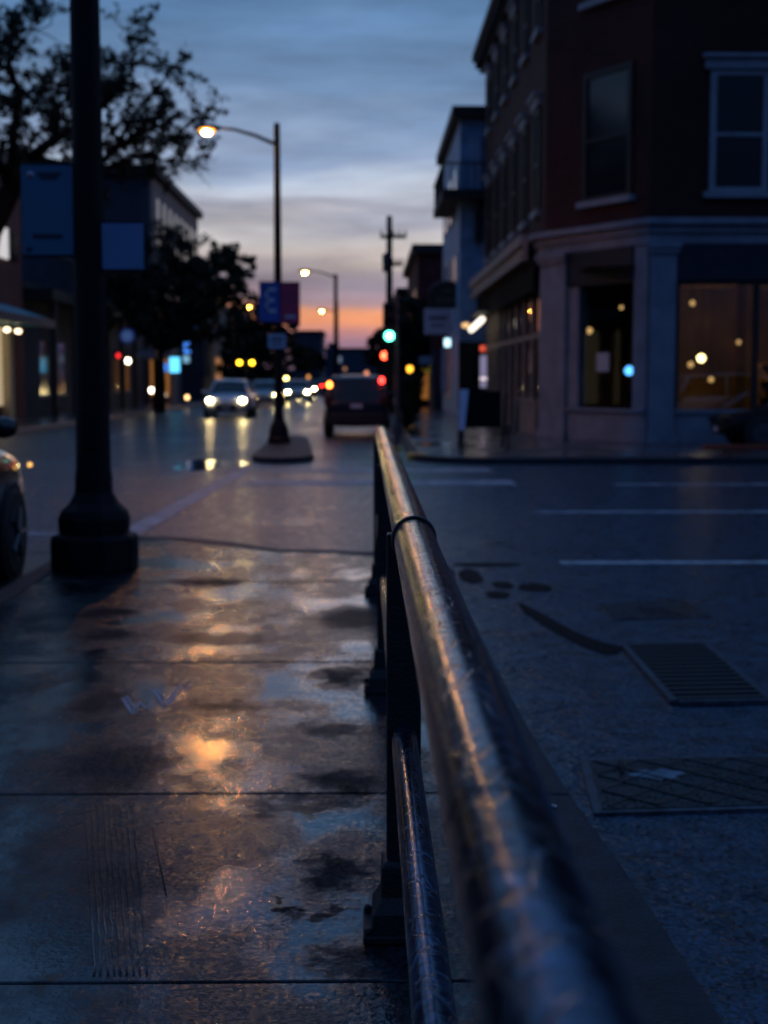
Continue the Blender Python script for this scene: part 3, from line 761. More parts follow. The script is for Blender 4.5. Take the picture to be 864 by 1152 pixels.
def signal(label, px, d, lens_py, lens, which, head_px, post_px, base_z):
    p = P(post_px, 440, d)
    t = thing('traffic_signal', label, 'traffic signal', (p.x, d, base_z), 0, 'traffic signals')
    lp = P(head_px, lens_py, d) - t.location
    top = lp.z + (.9 if which == 2 else .35)
    b = MB(); b.lathe([(.16, 0), (.16, .2), (.07, .3), (.055, top + .1), (.03, top + .15)], 12); b.build('post', 'galv', t, smooth='auto')
    zc = lp.z + (.34 * (which - 1))
    b = MB(); b.box(lp.x - .17, lp.x + .17, -.02, .18, zc - .54, zc + .54); h = b.build('signal_head', 'dark', t, bevel=.03)
    br = MB(); br.tube([(0, .08, zc + .35), (lp.x, .08, zc + .35)], .03, 8); br.tube([(0, .08, zc - .35), (lp.x, .08, zc - .35)], .03, 8); br.build('bracket', 'galv', t)
    for k in range(3):
        z = zc + .34 * (1 - k)
        b = MB(); b.disc_y((lp.x, -.035, z), .115 if which == 2 else .16, .02); b.build('lens', lens if k == which else 'dark', h)
        vs = MB(); m_ = 10
        for i in range(m_):
            a0 = PI * i / m_; a1 = PI * (i + 1) / m_
            vs.add([(lp.x + .15 * math.cos(a0), -.02, z + .15 * math.sin(a0)), (lp.x + .15 * math.cos(a1), -.02, z + .15 * math.sin(a1)), (lp.x + .16 * math.cos(a1), -.2, z + .14 * math.sin(a1)), (lp.x + .16 * math.cos(a0), -.2, z + .14 * math.sin(a0))], [(0, 1, 2, 3)])
        vs.build('visor', 'dark', h)
signal('traffic signal showing green on a slim grey post by the far kerb', 438, 38, 378, 'green', 2, 438, 447, 0)
signal('more distant traffic signal showing red, low beside the dark tree', 433, 66, 400, 'red', 0, 433, 441, 0)
p = G(446, 508)
t = thing('bollard', 'slim grey bollard with yellow foot at the corner kerb', 'bollard', (p.x, p.y + .05, 0))
MB().lathe([(.055, .10), (.05, .62), (.03, .68)], 12).build('post', 'galv', t, smooth='auto')
MB().lathe([(.11, 0), (.11, .06), (.065, .11)], 12).build('foot', 'paint_yellow', t, smooth='auto')

# flashing beacons
p = P(277, 440, 84)
t = thing('beacon_post', 'post with a pair of yellow flashing beacons before dark trees', 'beacon', (p.x, 84, 0))
zb = P(277, 408, 84).z
MB().lathe([(.06, 0), (.05, zb + .3)], 8).build('post', 'galv', t)
MB().box(-.55, .55, -.03, .03, zb - .05, zb + .05).build('crossbar', 'galv', t)
for x in (269.5, 283.5):
    q = P(x, 408, 84) - t.location
    MB().disc_y((q.x, -.12, q.z), .12, .1).build('beacon_lens', 'yellow_flash', t)

# ------------------------------------------------------------------ cars
def lerp(a, b, t): return a + (b - a) * t
def make_car(name, label, loc, rz, paint, L=4.6, W=1.8, H=1.45, kind='sedan', head=None, tail=None, group=None, plate=True, cat='car'):
    t = thing(name, label, cat, loc, rz, group)
    w = W / 2
    hood = .66 * H if kind == 'sedan' else .60 * H
    belt = .66 * H if kind == 'sedan' else .62 * H
    if kind == 'sedan':
        secs = [(-.5, .80, .42, .50 * H), (-.485, .90, .30, .60 * H), (-.44, .97, .24, .655 * H), (-.30, 1., .20, .67 * H), (-.1, 1., .19, .66 * H), (.15, 1., .19, .645 * H), (.26, 1., .20, .64 * H), (.38, .98, .20, .59 * H), (.45, .93, .22, .54 * H), (.485, .85, .26, .48 * H), (.5, .74, .34, .42 * H)]
        cab = [(-.40, .655 * H, .80, 0), (-.24, H * .965, .66, 1), (-.05, H, .68, 1), (.09, H * .965, .66, 1), (.27, .635 * H, .83, 0)]
    else:
        secs = [(-.5, .86, .45, .55 * H), (-.49, .94, .34, .60 * H), (-.45, .98, .28, .63 * H), (-.30, 1., .24, .63 * H), (-.1, 1., .22, .63 * H), (.15, 1., .22, .625 * H), (.25, 1., .22, .62 * H), (.38, .98, .24, .585 * H), (.45, .94, .26, .55 * H), (.485, .87, .30, .49 * H), (.5, .78, .38, .44 * H)]
        cab = [(-.487, .62 * H, .88, 0), (-.43, H * .955, .74, 1), (-.1, H, .76, 1), (.06, H * .97, .74, 1), (.235, .615 * H, .86, 0)]
    mb = MB(); vs = []; fs = []; nr = 12
    for (y, wf, z0, z1) in secs:
        ww = w * wf; zm = lerp(z0, z1, .55)
        ringp = [(-ww * .80, z0), (-ww * .97, z0 + .08), (-ww, zm), (-ww * .975, lerp(zm, z1, .7)), (-ww * .90, z1), (-ww * .5, z1 + .035), (0, z1 + .045)]
        full = ringp + [(-x, z) for x, z in ringp[-2::-1]]
        nr = len(full)
        vs += [(x, y * L, z) for x, z in full]
    for i in range(len(secs) - 1):
        for k in range(nr):
            fs.append((i * nr + k, i * nr + (k + 1) % nr, (i + 1) * nr + (k + 1) % nr, (i + 1) * nr + k))
    fs.append(tuple(range(nr))); fs.append(tuple(range((len(secs) - 1) * nr, len(secs) * nr))[::-1])
    mb.add(vs, fs); body = mb.build('body', paint, t, smooth=True, sub=1)
    # glasshouse
    gl = MB(); rows = []
    for (y, z, wf, top) in cab: rows.append((y * L, z, w * wf))
    base_z = .60 * H
    (yr, zr, wr_), (y1, z1, w1), (y2, z2, w2), (y3, z3, w3), (yf, zf, wf_) = rows
    wb = w * .88
    def gq(*pts): gl.add(pts, [tuple(range(len(pts)))])
    for s in (-1, 1):
        gq((s * wb, yr, zr - .03), (s * wb * 1.02, 0, base_z - .0), (s * wb, yf, zf - .03), (s * w3, y3, z3), (s * w2, y2, z2), (s * w1, y1, z1))
    gq((-wb, yr, zr - .03), (-w1, y1, z1), (w1, y1, z1), (wb, yr, zr - .03))
    gq((-wb, yf, zf - .03), (-w3, y3, z3), (w3, y3, z3), (wb, yf, zf - .03))
    gl.build('window', 'darkglass', t)
    rf = MB(); e = .012
    top = [(-w1, y1, z1), (-w2, y2, z2), (-w3, y3, z3), (w3, y3, z3), (w2, y2, z2), (w1, y1, z1)]
    n_ = 6
    gx = []
    for (yy, zz, ww) in ((y1 - .03, z1 - .02, w1), (y1 + .06, z1 + .02, w1), (y2, z2 + .02, w2), (y3 - .06, z3 + .015, w3), (y3 + .03, z3 - .02, w3)):
        for k in range(7):
            u = -1 + 2 * k / 6
            gx.append((u * (ww + .01), yy, zz + .03 * (1 - u * u)))
    ff = []
    for i in range(4):
        for k in range(6): ff.append((i * 7 + k, i * 7 + k + 1, (i + 1) * 7 + k + 1, (i + 1) * 7 + k))
    rf.add(gx, ff)
    for s in (-1, 1):
        rf.tube([(s * wb, yf, zf - .03), (s * w3, y3, z3)], .035, 6)
        rf.tube([(s * wb, yr, zr - .03), (s * w1, y1, z1)], .055, 6)
        rf.tube([(s * w3, y3, z3), (s * w2, y2, z2), (s * w1, y1, z1)], .03, 6)
        ym = lerp(y1, y3, .5); rf.tube([(s * wb * 1.01, ym, base_z), (s * (w2 + .005), ym, z2 - .02)], .035, 6)
    rf.build('roof', paint, t, smooth=True)
    # wheels
    wrd = .33 if kind == 'sedan' else .36
    for s in (-1, 1):
        for yw in (-.30 * L, .315 * L):
            def cyl(mb, r, x0, x1, seg=24):
                vs = []
                for x in (x0, x1):
                    for k in range(seg): vs.append((x, yw + r * math.cos(2 * PI * k / seg), wrd + r * math.sin(2 * PI * k / seg)))
                mb.add(vs, [tuple(range(seg)), tuple(range(seg, 2 * seg))[::-1]] + [(k, (k + 1) % seg, seg + (k + 1) % seg, seg + k) for k in range(seg)])
            mb = MB(); cyl(mb, wrd + .055, s * (w - .12), s * (w + .002)); arch = mb.build('wheel_arch', 'rubber', t)
            mb = MB(); cyl(mb, wrd, s * (w - .20), s * (w + .018)); wh = mb.build('wheel', 'rubber', t, bevel=.03)
            mb = MB(); cyl(mb, wrd * .64, s * (w + .01), s * (w + .022))
            for k in range(5):
                a = 2 * PI * k / 5; mb.tube([(s * (w + .026), yw, wrd), (s * (w + .026), yw + wrd * .6 * math.cos(a), wrd + wrd * .6 * math.sin(a))], .022, 5)
            mb.build('rim', 'rim', wh)
    # lamps
    for s in (-1, 1):
        mb = MB(); yh = .482 * L; mb.ball((s * w * .70, yh - .03, .475 * H), .115, .14, .075, 12, 8); mb.build('headlight', head or 'chrome', t, smooth=True)
        mb = MB()
        zt, hw = ((.55 * H, .09) if kind == 'sedan' else (.60 * H, .22))
        mb.ball((s * w * .86, -.487 * L, zt), .13, .05, hw, 10, 8); mb.build('taillight', tail or 'mark_red', t, smooth=True)
        mb = MB(); mb.ball((s * (w + .10), .17 * L, .69 * H), .11, .07, .085, 12, 8); mb.tube([(s * w * .9, .17 * L, .65 * H), (s * (w + .06), .17 * L, .67 * H)], .025, 6); mb.build('mirror', paint, t, smooth=True)
    gr = MB(); gr.box(-.45 * w, .45 * w, .478 * L, .503 * L, .30, .37 * H); gr.build('grille', 'dark', t, bevel=.02)
    bp = MB(); bp.box(-.86 * w, .86 * w, -.505 * L, -.47 * L, .33, .40 * H); bp.build('bumper', 'dark' if kind != 'sedan' else paint, t, bevel=.04)
    if plate:
        MB().box(-.16, .16, .5035 * L, .506 * L, .34, .44).build('number_plate', 'signwhite', t)
        MB().box(-.16, .16, -.509 * L, -.506 * L, .48 * H, .48 * H + .11).build('number_plate', 'signwhite', t)
    return t

blk = make_car('parked_car', 'black car at the left edge, front wheel beside the lamp post', (-2.86 - .93, 12.45 - 2.35, ZR), 0, 'black_paint', 4.7, 1.86, 1.80, 'suv', head='darkglass')
mk = MB(); mk.ball((.93 - .01, 4.7 * .445, .88), .02, .05, .022, 10, 6); mk.build('side_marker', emit('marker_amber', (1., .5, .12), 1.5), blk, smooth=True)
make_car('dark_suv', 'dark hatchback seen from behind, red tail lights lit, waiting at the corner', (P(401, 440, 39).x, 41.2, ZR), 0, 'navy_paint', 4.4, 1.78, 1.66, 'suv', tail='tail_dim')
suv = [o for o in C.objects if o.name == 'dark_suv'][0]
for px, mm, rr in ((370.5, 'turn', .085), (429.5, 'tail', .085)):
    q = P(px, 433 if px < 400 else 428, 39) - suv.location
    mb = MB(); mb.ball((q.x, -2.14, q.z), rr * .8, .05, rr, 10, 8); mb.build('upper_tail_light', mm, suv, smooth=True)
rk = MB()
for s in (-1, 1): rk.tube([(s * .56, -1.85, 1.66), (s * .58, -.2, 1.715), (s * .56, .4, 1.67)], .02, 6)
rk.build('roof_rail', 'galv', suv, smooth=True)
def oncoming(label, px, d, paint, headmat='head', kind='sedan', W=1.8, H=1.45, cat='car'):
    return make_car('oncoming_car', label, (P(px, 440, d).x, d + 2.3, ZR), PI, paint, 4.6, W, H, kind, head=headmat, group='cars driving towards us')
GC = 'cars driving towards us'
oncoming('silver car driving towards us in the left lane, nearest of the oncoming cars', 254, 57, 'silver_paint', W=1.86, H=1.52)
oncoming('blue grey car just behind the silver oncoming car', 297, 78, 'blue_paint')
oncoming('oncoming car with bright headlights right of the median lamp post', 334.5, 94, 'blue_paint')
oncoming('small far oncoming car with headlights, nearest the parked hatchback', 345, 122, 'navy_paint')
oncoming('distant oncoming car seen just beyond the median lamp shaft', 318, 135, 'navy_paint')
make_car('leaving_car', 'far car driving away with red tail lights beyond the dark hatchback', (P(384, 440, 118).x, 118, ZR), 0, 'navy_paint', tail='tail')
make_car('leaving_car', 'far car with red tail lights, farther and left of the other leaving car', (P(371, 440, 150).x, 150, ZR), 0, 'navy_paint', tail='tail')
oncoming('farthest oncoming car, a pair of small headlights before the distant block', 357, 165, 'navy_paint')
oncoming('oncoming car half hidden behind the bright pair right of the median lamp post', 327, 112, 'navy_paint')
make_car('parked_van', 'white van parked on the cross street, mirrored in the corner shop window', (11.9, 21.9, ZR + .004), -PI / 2, 'white_paint', 4.7, 1.85, 1.72, 'suv', cat='van')
make_car('kerbside_car', 'low black car nosing in at the right edge below the shop window', (P(808, 500, 31).x + 2.1, 31.2, 0), PI / 2, 'black_matt', 4.2, 1.75, 1.22, 'sedan', head='black_matt')
p0 = P(792, 504, 30.0); 
ws = MB(); ws.box(p0.x, p0.x + 2.2, 30.0, 30.12, .0, .09); tag(ws.build('wheel_stop', 'paint_red', bevel=.02), 'low red wheel stop under the black car by the shop', 'wheel stop')

# ------------------------------------------------------------------ corner building, right
cb = thing('corner_building', 'dark red brick corner building with grey stone shopfront across the road', 'building', (4.5, 33, 0))
O = cb.location.copy()
def part(mb, name, m, parent=cb, **k):
    vs = [(x - O.x, y - O.y, z - O.z) for x, y, z in mb.v]; mb.v = vs
    return mb.build(name, m, parent, **k)
A_ = (4.5, 55.0); B_ = (P(611, 450, 36.5).x, 36.5); C_ = (P(728, 450, 33).x, 33.0); D_ = (24, 33.0); E_ = (24, 55.0)
A_ = (B_[0], 55.0)
zc1 = P(728, 246, 33).z; zc0 = P(728, 274, 33).z
ztop = P(548, 65, 55).z
part(MB().prism([A_, B_, C_, D_, E_], zc1 - .05, ztop), 'wall', 'brick')
# face frames: origin point + unit direction along the face + outward normal
class Face:
    def __init__(s, a, b):
        s.a = Vector(a); s.b = Vector(b); s.d = (s.b - s.a).normalized(); s.n = Vector((s.d.y, -s.d.x)); s.len = (s.b - s.a).length
    def box(s, mb, u0, u1, z0, z1, n0, n1):
        p = [s.a + s.d * u0 + s.n * n0, s.a + s.d * u1 + s.n * n0, s.a + s.d * u1 + s.n * n1, s.a + s.d * u0 + s.n * n1]
        return mb.prism([(q.x, q.y) for q in p], z0, z1)
    def u_of(s, px):
        r = ray(px, 440); r2 = Vector((r.x, r.y)); o = Vector((CAM.x, CAM.y))
        # o + r2*t = a + d*u
        det = r2.x * (-s.d.y) + r2.y * s.d.x
        w = s.a - o
        t = (w.x * (-s.d.y) + w.y * s.d.x) / det
        return ((o + r2 * t) - s.a).dot(s.d), (r2 * t).y
    def uz(s, px, py):
        u, d = s.u_of(px); return u, P(px, py, d).z
FA = Face(A_, B_); FB = Face(B_, C_); FC = Face(C_, D_)
for f in (FA, FB, FC):
    if f.n.y > 0 or (f is FA and f.n.x > 0): f.n = -f.n

def sash_window(face, u0, u1, z0, z1, trim, parent=cb, hood=True, pf=part):
    mb = MB(); w = .14
    face.box(mb, u0, u0 + w, z0, z1, .0, .07); face.box(mb, u1 - w, u1, z0, z1, .0, .07)
    face.box(mb, u0 + w, u1 - w, z1 - w, z1, .0, .07); face.box(mb, u0 + w, u1 - w, z0, z0 + .1, .0, .07)
    zm = lerp(z0, z1, .47); face.box(mb, u0 + w, u1 - w, zm - .04, zm + .04, .0, .055)
    win = pf(mb, 'window', trim, parent)
    gb = MB(); face.box(gb, u0 + w, u1 - w, z0 + .1, z1 - w, -.02, .018); pf(gb, 'pane', 'darkglass', win)
    sb = MB(); face.box(sb, u0 - .12, u1 + .12, z0 - .14, z0 - .002, .0, .16); pf(sb, 'sill', 'white_trim', win)
    if hood:
        hb = MB(); face.box(hb, u0 - .14, u1 + .14, z1 + .002, z1 + .24, .0, .14); face.box(hb, u0 - .2, u1 + .2, z1 + .242, z1 + .32, .0, .24); pf(hb, 'lintel', 'white_trim', win)
    return win
# chamfer windows
u0, z1 = FB.uz(654, 84); u1, z0 = FB.uz(708, 219)
sash_window(FB, u0, u1, z0, z1, 'dark', hood=False)
zz = P(670, 4, 34.5).z; sash_window(FB, u0, u1, zz + .14, zz + 3.0, 'dark', hood=False)
u0, z1 = FC.uz(792, 78); u1, z0 = FC.uz(857, 216)
for k in range(4):
    sash_window(FC, u0 + k * 3.3, u1 + k * 3.3, z0, z1, 'white_trim'); sash_window(FC, u0 + k * 3.3, u1 + k * 3.3, zz + .14, zz + 3.0, 'white_trim')
zl = P(612, 112, 38.5).z
for k in range(6):
    d = 38.0 + k * 2.9; u = 55.0 - d
    sash_window(FA, u - .55, u + .55, z0 + .1, zl - .35, 'dark'); sash_window(FA, u - .55, u + .55, zl + 1.6, ztop - 1.2, 'dark')
# roof cornice
co = MB()
def offs(n):
    a = Vector(A_) + Vector((-n, 0)); 
    return [(A_[0] - n, 55.2), (B_[0] - n, B_[1] - n * .45), (C_[0] - n * .3, C_[1] - n), (24, 33 - n)]
def bandring(mb, n0, n1, z0, z1):
    mb.prism(offs(n1) + offs(n0)[::-1], z0, z1)
bandring(co, -.02, .22, ztop - .55, ztop - .15); bandring(co, -.02, .5, ztop - .148, ztop + .12)
for k in range(24):
    d = 37.2 + k * .75; co.box(A_[0] - .42, A_[0] - .222, d, d + .2, ztop - .5, ztop - .152)
part(co, 'roof_cornice', 'darkroof')
part(MB().prism([(A_[0] + .02, 55), (B_[0] + .02, B_[1] + .02), (C_[0], C_[1] + .02), (24, 33.02), (24, 55)], ztop + .001, ztop + .08), 'roof', 'darkroof')
# storefront cornice
sc_ = MB(); hh = zc1 - zc0
def cornice(face, mb, u0, u1):
    face.box(mb, u0, u1, zc0, zc0 + hh * .42, -.3, .12); face.box(mb, u0, u1, zc0 + hh * .422, zc0 + hh * .75, -.3, .20); face.box(mb, u0, u1, zc0 + hh * .752, zc1, -.3, .34)
bandring(sc_, -.3, .12, zc0, zc0 + hh * .42); bandring(sc_, -.3, .20, zc0 + hh * .422, zc0 + hh * .75); bandring(sc_, -.3, .34, zc0 + hh * .752, zc1 - .052 + .05)
part(sc_, 'shop_cornice', 'stone')
# side cornice in tan stone, proud of the grey one
sd = MB(); sd.box(A_[0] - .46, A_[0] - .342, 37.2, 55.3, zc0 - .05, zc1 + .02); sd.box(A_[0] - .56, A_[0] - .462, 37.2, 55.3, zc1 - .22, zc1 + .06); sd.box(A_[0] - .52, A_[0] - .462, 37.2, 55.3, zc0 - .05, zc0 + .1)
part(sd, 'side_entablature', 'stonetan')
# piers
zg = P(680, 463, 34.5).z
def pier(face, px0, px1, n=.16, cap=True):
    ua = face.u_of(px0)[0]; ub = face.u_of(px1)[0]
    mb = MB(); face.box(mb, ua, ub, 0, zc0 - .002, -.3, n)
    face.box(mb, ua - .06, ub + .06, 0, .22, n + .002, n + .05)
    if cap:
        face.box(mb, ua - .05, ub + .05, zc0 - .22, zc0 - .003, n + .002, n + .07); face.box(mb, ua - .09, ub + .09, zc0 - .1, zc0 - .004, n + .072, n + .12)
    part(mb, 'pier', 'stone')
pier(FB, 612, 640); pier(FC, 729, 757)
mb = MB(); u = FC.u_of(757)[0]; FC.box(mb, u + 4.6, u + 5.2, 0, zc0 - .002, -.3, .16); FC.box(mb, u + 9.8, u + 10.4, 0, zc0 - .002, -.3, .16); part(mb, 'pier', 'stone')
mb = MB(); ub0 = FB.u_of(640)[0] + .005; FB.box(mb, ub0, FB.len, 0, zg, -.28, .06); FB.box(mb, ub0, FB.len - .02, zg + .002, zg + .08, -.2, .14)
FB.box(mb, ub0, FB.u_of(651)[0], zg + .082, zc0 - .8, -.25, .04); FB.box(mb, FB.u_of(713)[0], FB.len, zg + .082, zc0 - .002, -.25, .05)
uc0 = FC.u_of(757)[0] + .005; FC.box(mb, uc0, uc0 + 4.6, 0, zg, -.28, .06); FC.box(mb, uc0, uc0 + 4.6, zg + .002, zg + .08, -.2, .14); FC.box(mb, uc0 + 5.21, 16, 0, zg, -.28, .06)
part(mb, 'shop_plinth', 'stone')
zf1 = zc0 - .004; zf0 = P(680, 320, 34.5).z
mb = MB(); FB.box(mb, ub0, FB.u_of(713)[0] - .004, zf0, zf1, -.2, .1); FC.box(mb, uc0, uc0 + 4.59, zf0, zf1, -.2, .1); FC.box(mb, uc0 + 5.21, 16, zf0, zf1, -.2, .1)
part(mb, 'sign_fascia', 'navy')
mb = MB(); FB.box(mb, FB.u_of(651)[0] + .003, FB.u_of(713)[0] - .003, zg + .082, zf0 - .002, -.06, -.05); part(mb, 'shop_window', 'glass_low')
mb = MB(); FC.box(mb, uc0, uc0 + 4.59, zg + .082, zf0 - .002, -.06, -.05); FC.box(mb, uc0 + 5.21, 16, zg + .082, zf0 - .002, -.06, -.05); part(mb, 'shop_window', 'glass')
mb = MB(); u = FC.u_of(846)[0]; FC.box(mb, u, u + .12, zg + .083, zf0 - .003, -.12, .02); FC.box(mb, uc0, uc0 + 4.58, zf0 - .1, zf0 - .003, -.11, .03); u = FC.u_of(759)[0]; FC.box(mb, u, u + .07, zg + .083, zf0 - .1, -.11, .03)
part(mb, 'mullion', 'dark')
# notice in the chamfer window
u0, z1 = FB.uz(669, 397); u1, z0 = FB.uz(683, 418)
mb = MB(); FB.box(mb, u0, u1, z0, z1, -.048, -.042); tag(mb.build('paper_notice', 'paper'), 'pale paper notice taped inside the angled corner window', 'notice')
# side facade: mullions, glass, dark doors, pale bulkhead
mb = MB(); FA.box(mb, 0, FA.len, zc0 - .85, zc0 - .052, -.2, .28); part(mb, 'awning_band', 'matt_black')
mb = MB()
for k in range(9):
    d = 37.0 + k * 2.0; FA.box(mb, 55 - d - .13, 55 - d + .13, .02, zc0 - .852, -.1, .035)
FA.box(mb, .2, FA.len - .2, 2.55, 2.68, -.048, .012)
part(mb, 'mullion', mat('brown_mullion', (.26, .215, .20), .6))
mb = MB(); FA.box(mb, 0.02, FA.len - .05, .05, zc0 - .853, -.06, -.05); part(mb, 'side_glazing', 'glass_low')
mb = MB()
for k in range(3):
    d = 37.45 + k * 1.25; FA.box(mb, 55 - d - .98, 55 - d - .10, 0, .82, .0, .12); FA.box(mb, 55 - d - 1.0, 55 - d - .09, .822, .93, -.02, .17)
part(mb, 'bulkhead', 'stonetan')
# room behind the glass
rm = MB(); zc_ = zf0 + .35
rm.add([(5.2, 33.3, zc_), (23.8, 33.3, zc_), (23.8, 43, zc_), (5.2, 43, zc_)], [(0, 1, 2, 3)])
rm.add([(4.9, 43, 0.05), (23.8, 43, .05), (23.8, 43, zc_), (4.9, 43, zc_)], [(0, 1, 2, 3)])
rm.add([(23.8, 33.3, 0.05), (23.8, 43, .05), (23.8, 43, zc_), (23.8, 33.3, zc_)], [(0, 1, 2, 3)])
room = part(rm, 'shop_room', 'interior')
part(MB().box(7.86, 7.94, 36.6, 42.98, .05, zc_ - .004), 'shop_light_block', 'interior', room)  # added wall, keeps light away from the room behind the angled window
rm = MB(); rm.prism([(5.0, 43), (5.0, 36.9), (6.9, 33.4), (23.8, 33.4), (23.8, 43)], .02, .05); part(rm, 'shop_floor', 'floorint', room)
rm = MB()
for x in (10.9, 12.4, 15.5):
    rm.box(x, x + 1.1, 39.6, 40.0, .05, 1.9)
    for k in range(4): rm.box(x + .05, x + 1.05, 39.35, 39.59, .5 + k * .45, .54 + k * .45)
rm.box(7.4, 9.4, 40.4, 40.9, .05, 1.1)
part(rm, 'shop_shelving', 'shelfwood', room)
rm = MB()
for x in (9.95, 14.5): rm.box(x, x + .24, 38.2, 38.5, .05, zc_ - .01)
part(rm, 'shop_column', 'warm', room)
def pendant(px, py, d, r, m, label):
    p = P(px, py, d); t = thing('pendant_lamp', label, 'pendant lamp', (p.x, p.y, p.z), 0, 'pendant lamps in the corner shop')
    MB().ball((0, 0, 0), r, r, r, 12, 8).build('globe', m, t, smooth=True)
    MB().tube([(0, 0, r), (0, 0, max(r + .1, zc_ - p.z - .01))], .012, 6).build('cord', 'dark', t)
pendant(789, 403, 36.5, .10, 'warm_lamp', 'bright pendant globe in the right shop window')
pendant(779, 341, 36.5, .07, 'warm_dim', 'small pendant high in the right shop window')
pendant(777, 410, 38, .08, 'warm_dim', 'dim pendant left of the bright one in the shop window')
pendant(800, 427, 37, .07, 'warm_dim', 'lowest faint pendant in the right shop window')
pendant(831, 385, 37.5, .06, 'warm_dim', 'dim pendant before the amber column in the shop')
pendant(663, 372, 37.5, .08, 'warm_dim', 'dim amber pendant in the angled corner window')
pendant(699, 346, 37.5, .05, 'warm_dim', 'faint high pendant at right of the angled corner window')
p = P(708, 417, 35.2)
MBb = MB(); MBb.disc_y((p.x, 35.2, p.z), .11, .03); 
nb = tag(MBb.build('neon_sign', emit('neon_blue', (.1, .4, 1.), 4.)), 'small round blue lit sign inside the angled corner window', 'neon sign')
MB().tube([(p.x, 35.23, p.z + .1), (p.x, 35.23, zc_)], .008, 5).build('cord', 'dark', nb)
p = P(705, 440, 35.6); MBv = MB(); MBv.lathe([(.05, 0), (.16, .12), (.17, .5), (.08, .75), (.09, .85)], 14, (p.x, 35.7, .05)); 
MBv.lathe([(.2, 0), (.2, .04), (.04, .08), (.04, .5)], 14, (p.x, 35.7, .05))
lt = bpy.data.lights.new('shop_fill_light', 'POINT'); lt.energy = 90; lt.color = (1, .62, .26); lt.shadow_soft_size = .05  # added warm fill without a fixture, hidden behind the column
lo = bpy.data.objects.new('shop_fill_light', lt); lo.location = (10.25, 39.0, 2.6); C.objects.link(lo)

# canopy tube lights under the entablature
t = thing('strip_light', 'pale fluorescent strip lights hung under the far end of the side canopy', 'strip light', P(538, 361, 50))
q0 = P(530, 371, 53) - t.location; q1 = P(548, 354, 47) - t.location
MB().tube([q0, q0.lerp(q1, .72)], .10, 8).build('tube', 'tube', t, smooth=True)
a = P(524, 366, 54.2) - t.location; MB().ball(a, .16, .3, .1).build('end_lamp', 'amber_small' and emit('warm_end', (1., .6, .25), 1.2), t, smooth=True)
MB().box(-.05 + q0.x * .2, .35, -1.2, 3.5, .25, .32).build('bracket', 'dark', t)

# A-frame board
p = G(520, 507)
t = thing('sandwich_board', 'tall dark sandwich board with pale edge standing on the far sidewalk', 'sandwich board', (p.x, p.y, 0), R(0))
zt = P(525, 440, p.y).z
def tilt_panel(y0, y1, m, name, x0, x1, z0, z1, th=.03):
    mb = MB(); ya = lerp(y0, y1, z0 / z1); 
    mb.add([(x0, ya, z0), (x1, ya, z0), (x1, y1, z1), (x0, y1, z1), (x0, ya + th, z0), (x1, ya + th, z0), (x1, y1 + th, z1), (x0, y1 + th, z1)], [(0, 3, 2, 1), (4, 5, 6, 7), (0, 1, 5, 4), (1, 2, 6, 5), (2, 3, 7, 6), (3, 0, 4, 7)])
    return mb.build(name, m, t)
for a_, b_ in (((.0, .0, 0), (.02, .15, .5)), ((.95, .0, 0), (.97, .15, .5)), ((.02, 1.4, 0), (.04, .7, 1.2)), ((.97, 1.4, 0), (.98, .7, 1.2))): MB().tube([a_, b_], .033, 6).build('leg', 'dark', t)
wx = P(565, 460, p.y).x - p.x
mb = MB(); mb.add([(.05, .1, .47), (wx, .1, .47), (wx, .5, zt), (.16, .5, zt), (.05, .15, .47), (wx, .15, .47), (wx, .55, zt), (.16, .55, zt)], [(0, 3, 2, 1), (4, 5, 6, 7), (0, 1, 5, 4), (1, 2, 6, 5), (2, 3, 7, 6), (3, 0, 4, 7)])
mb.build('panel', 'matt_black', t)
mb = MB(); mb.add([(-.06, .08, .42), (.045, .08, .42), (.16, .48, zt + .03), (-.02, .48, zt + .03), (-.06, .14, .42), (.045, .14, .42), (.16, .54, zt + .03), (-.02, .54, zt + .03)], [(0, 3, 2, 1), (4, 5, 6, 7), (0, 1, 5, 4), (1, 2, 6, 5), (2, 3, 7, 6), (3, 0, 4, 7)])
mb.build('side_edge', 'signwhite', t)

# ------------------------------------------------------------------ generic further buildings
def building(name, label, x0, x1, y0, y1, h, wall, side=1, z=0, roof='darkroof', over=.25, cor=.4, cat='building'):
    t = thing(name, label, cat, ((x0 + x1) / 2, y0, z))
    o = t.location
    def pt_(mb, nm, m, par=t, **k):
        mb.v = [(x - o.x, y - o.y, zz - o.z) for x, y, zz in mb.v]; return mb.build(nm, m, par, **k)
    pt_(MB().box(x0, x1, y0, y1, 0, h), 'wall', wall)
    pt_(MB().box(x0 - over, x1 + over, y0 - over, y1 + over, h - cor * .5, h + cor * .5) if False else MB().prism([(x0 - over, y0 - over), (x1 + over, y0 - over), (x1 + over, y1 + over), (x0 - over, y1 + over)], h + .002, h + cor), 'roof', roof)
    return t, pt_
def win_grid(pt_, t, xf, n_out, y0, y1, ny, zs, w, h, mname='dark', lit=()):
    i = 0
    for z in zs:
        for k in range(ny):
            y = lerp(y0, y1, (k + .5) / ny)
            a = (xf, y - w / 2, ) ; xa, xb = (xf, xf + .05 * n_out) if n_out > 0 else (xf - .05, xf)
            wn = pt_(MB().box(min(xf, xf + .08 * n_out), max(xf, xf + .08 * n_out), y - w / 2 - .08, y + w / 2 + .08, z - .1, z), 'window', 'white_trim')
            pt_(MB().box(min(xf - .01 * n_out, xf + .03 * n_out), max(xf - .01 * n_out, xf + .03 * n_out), y - w / 2, y + w / 2, z + .002, z + h), 'pane', 'winlit' if i in lit else 'darkglass', wn)
            i += 1

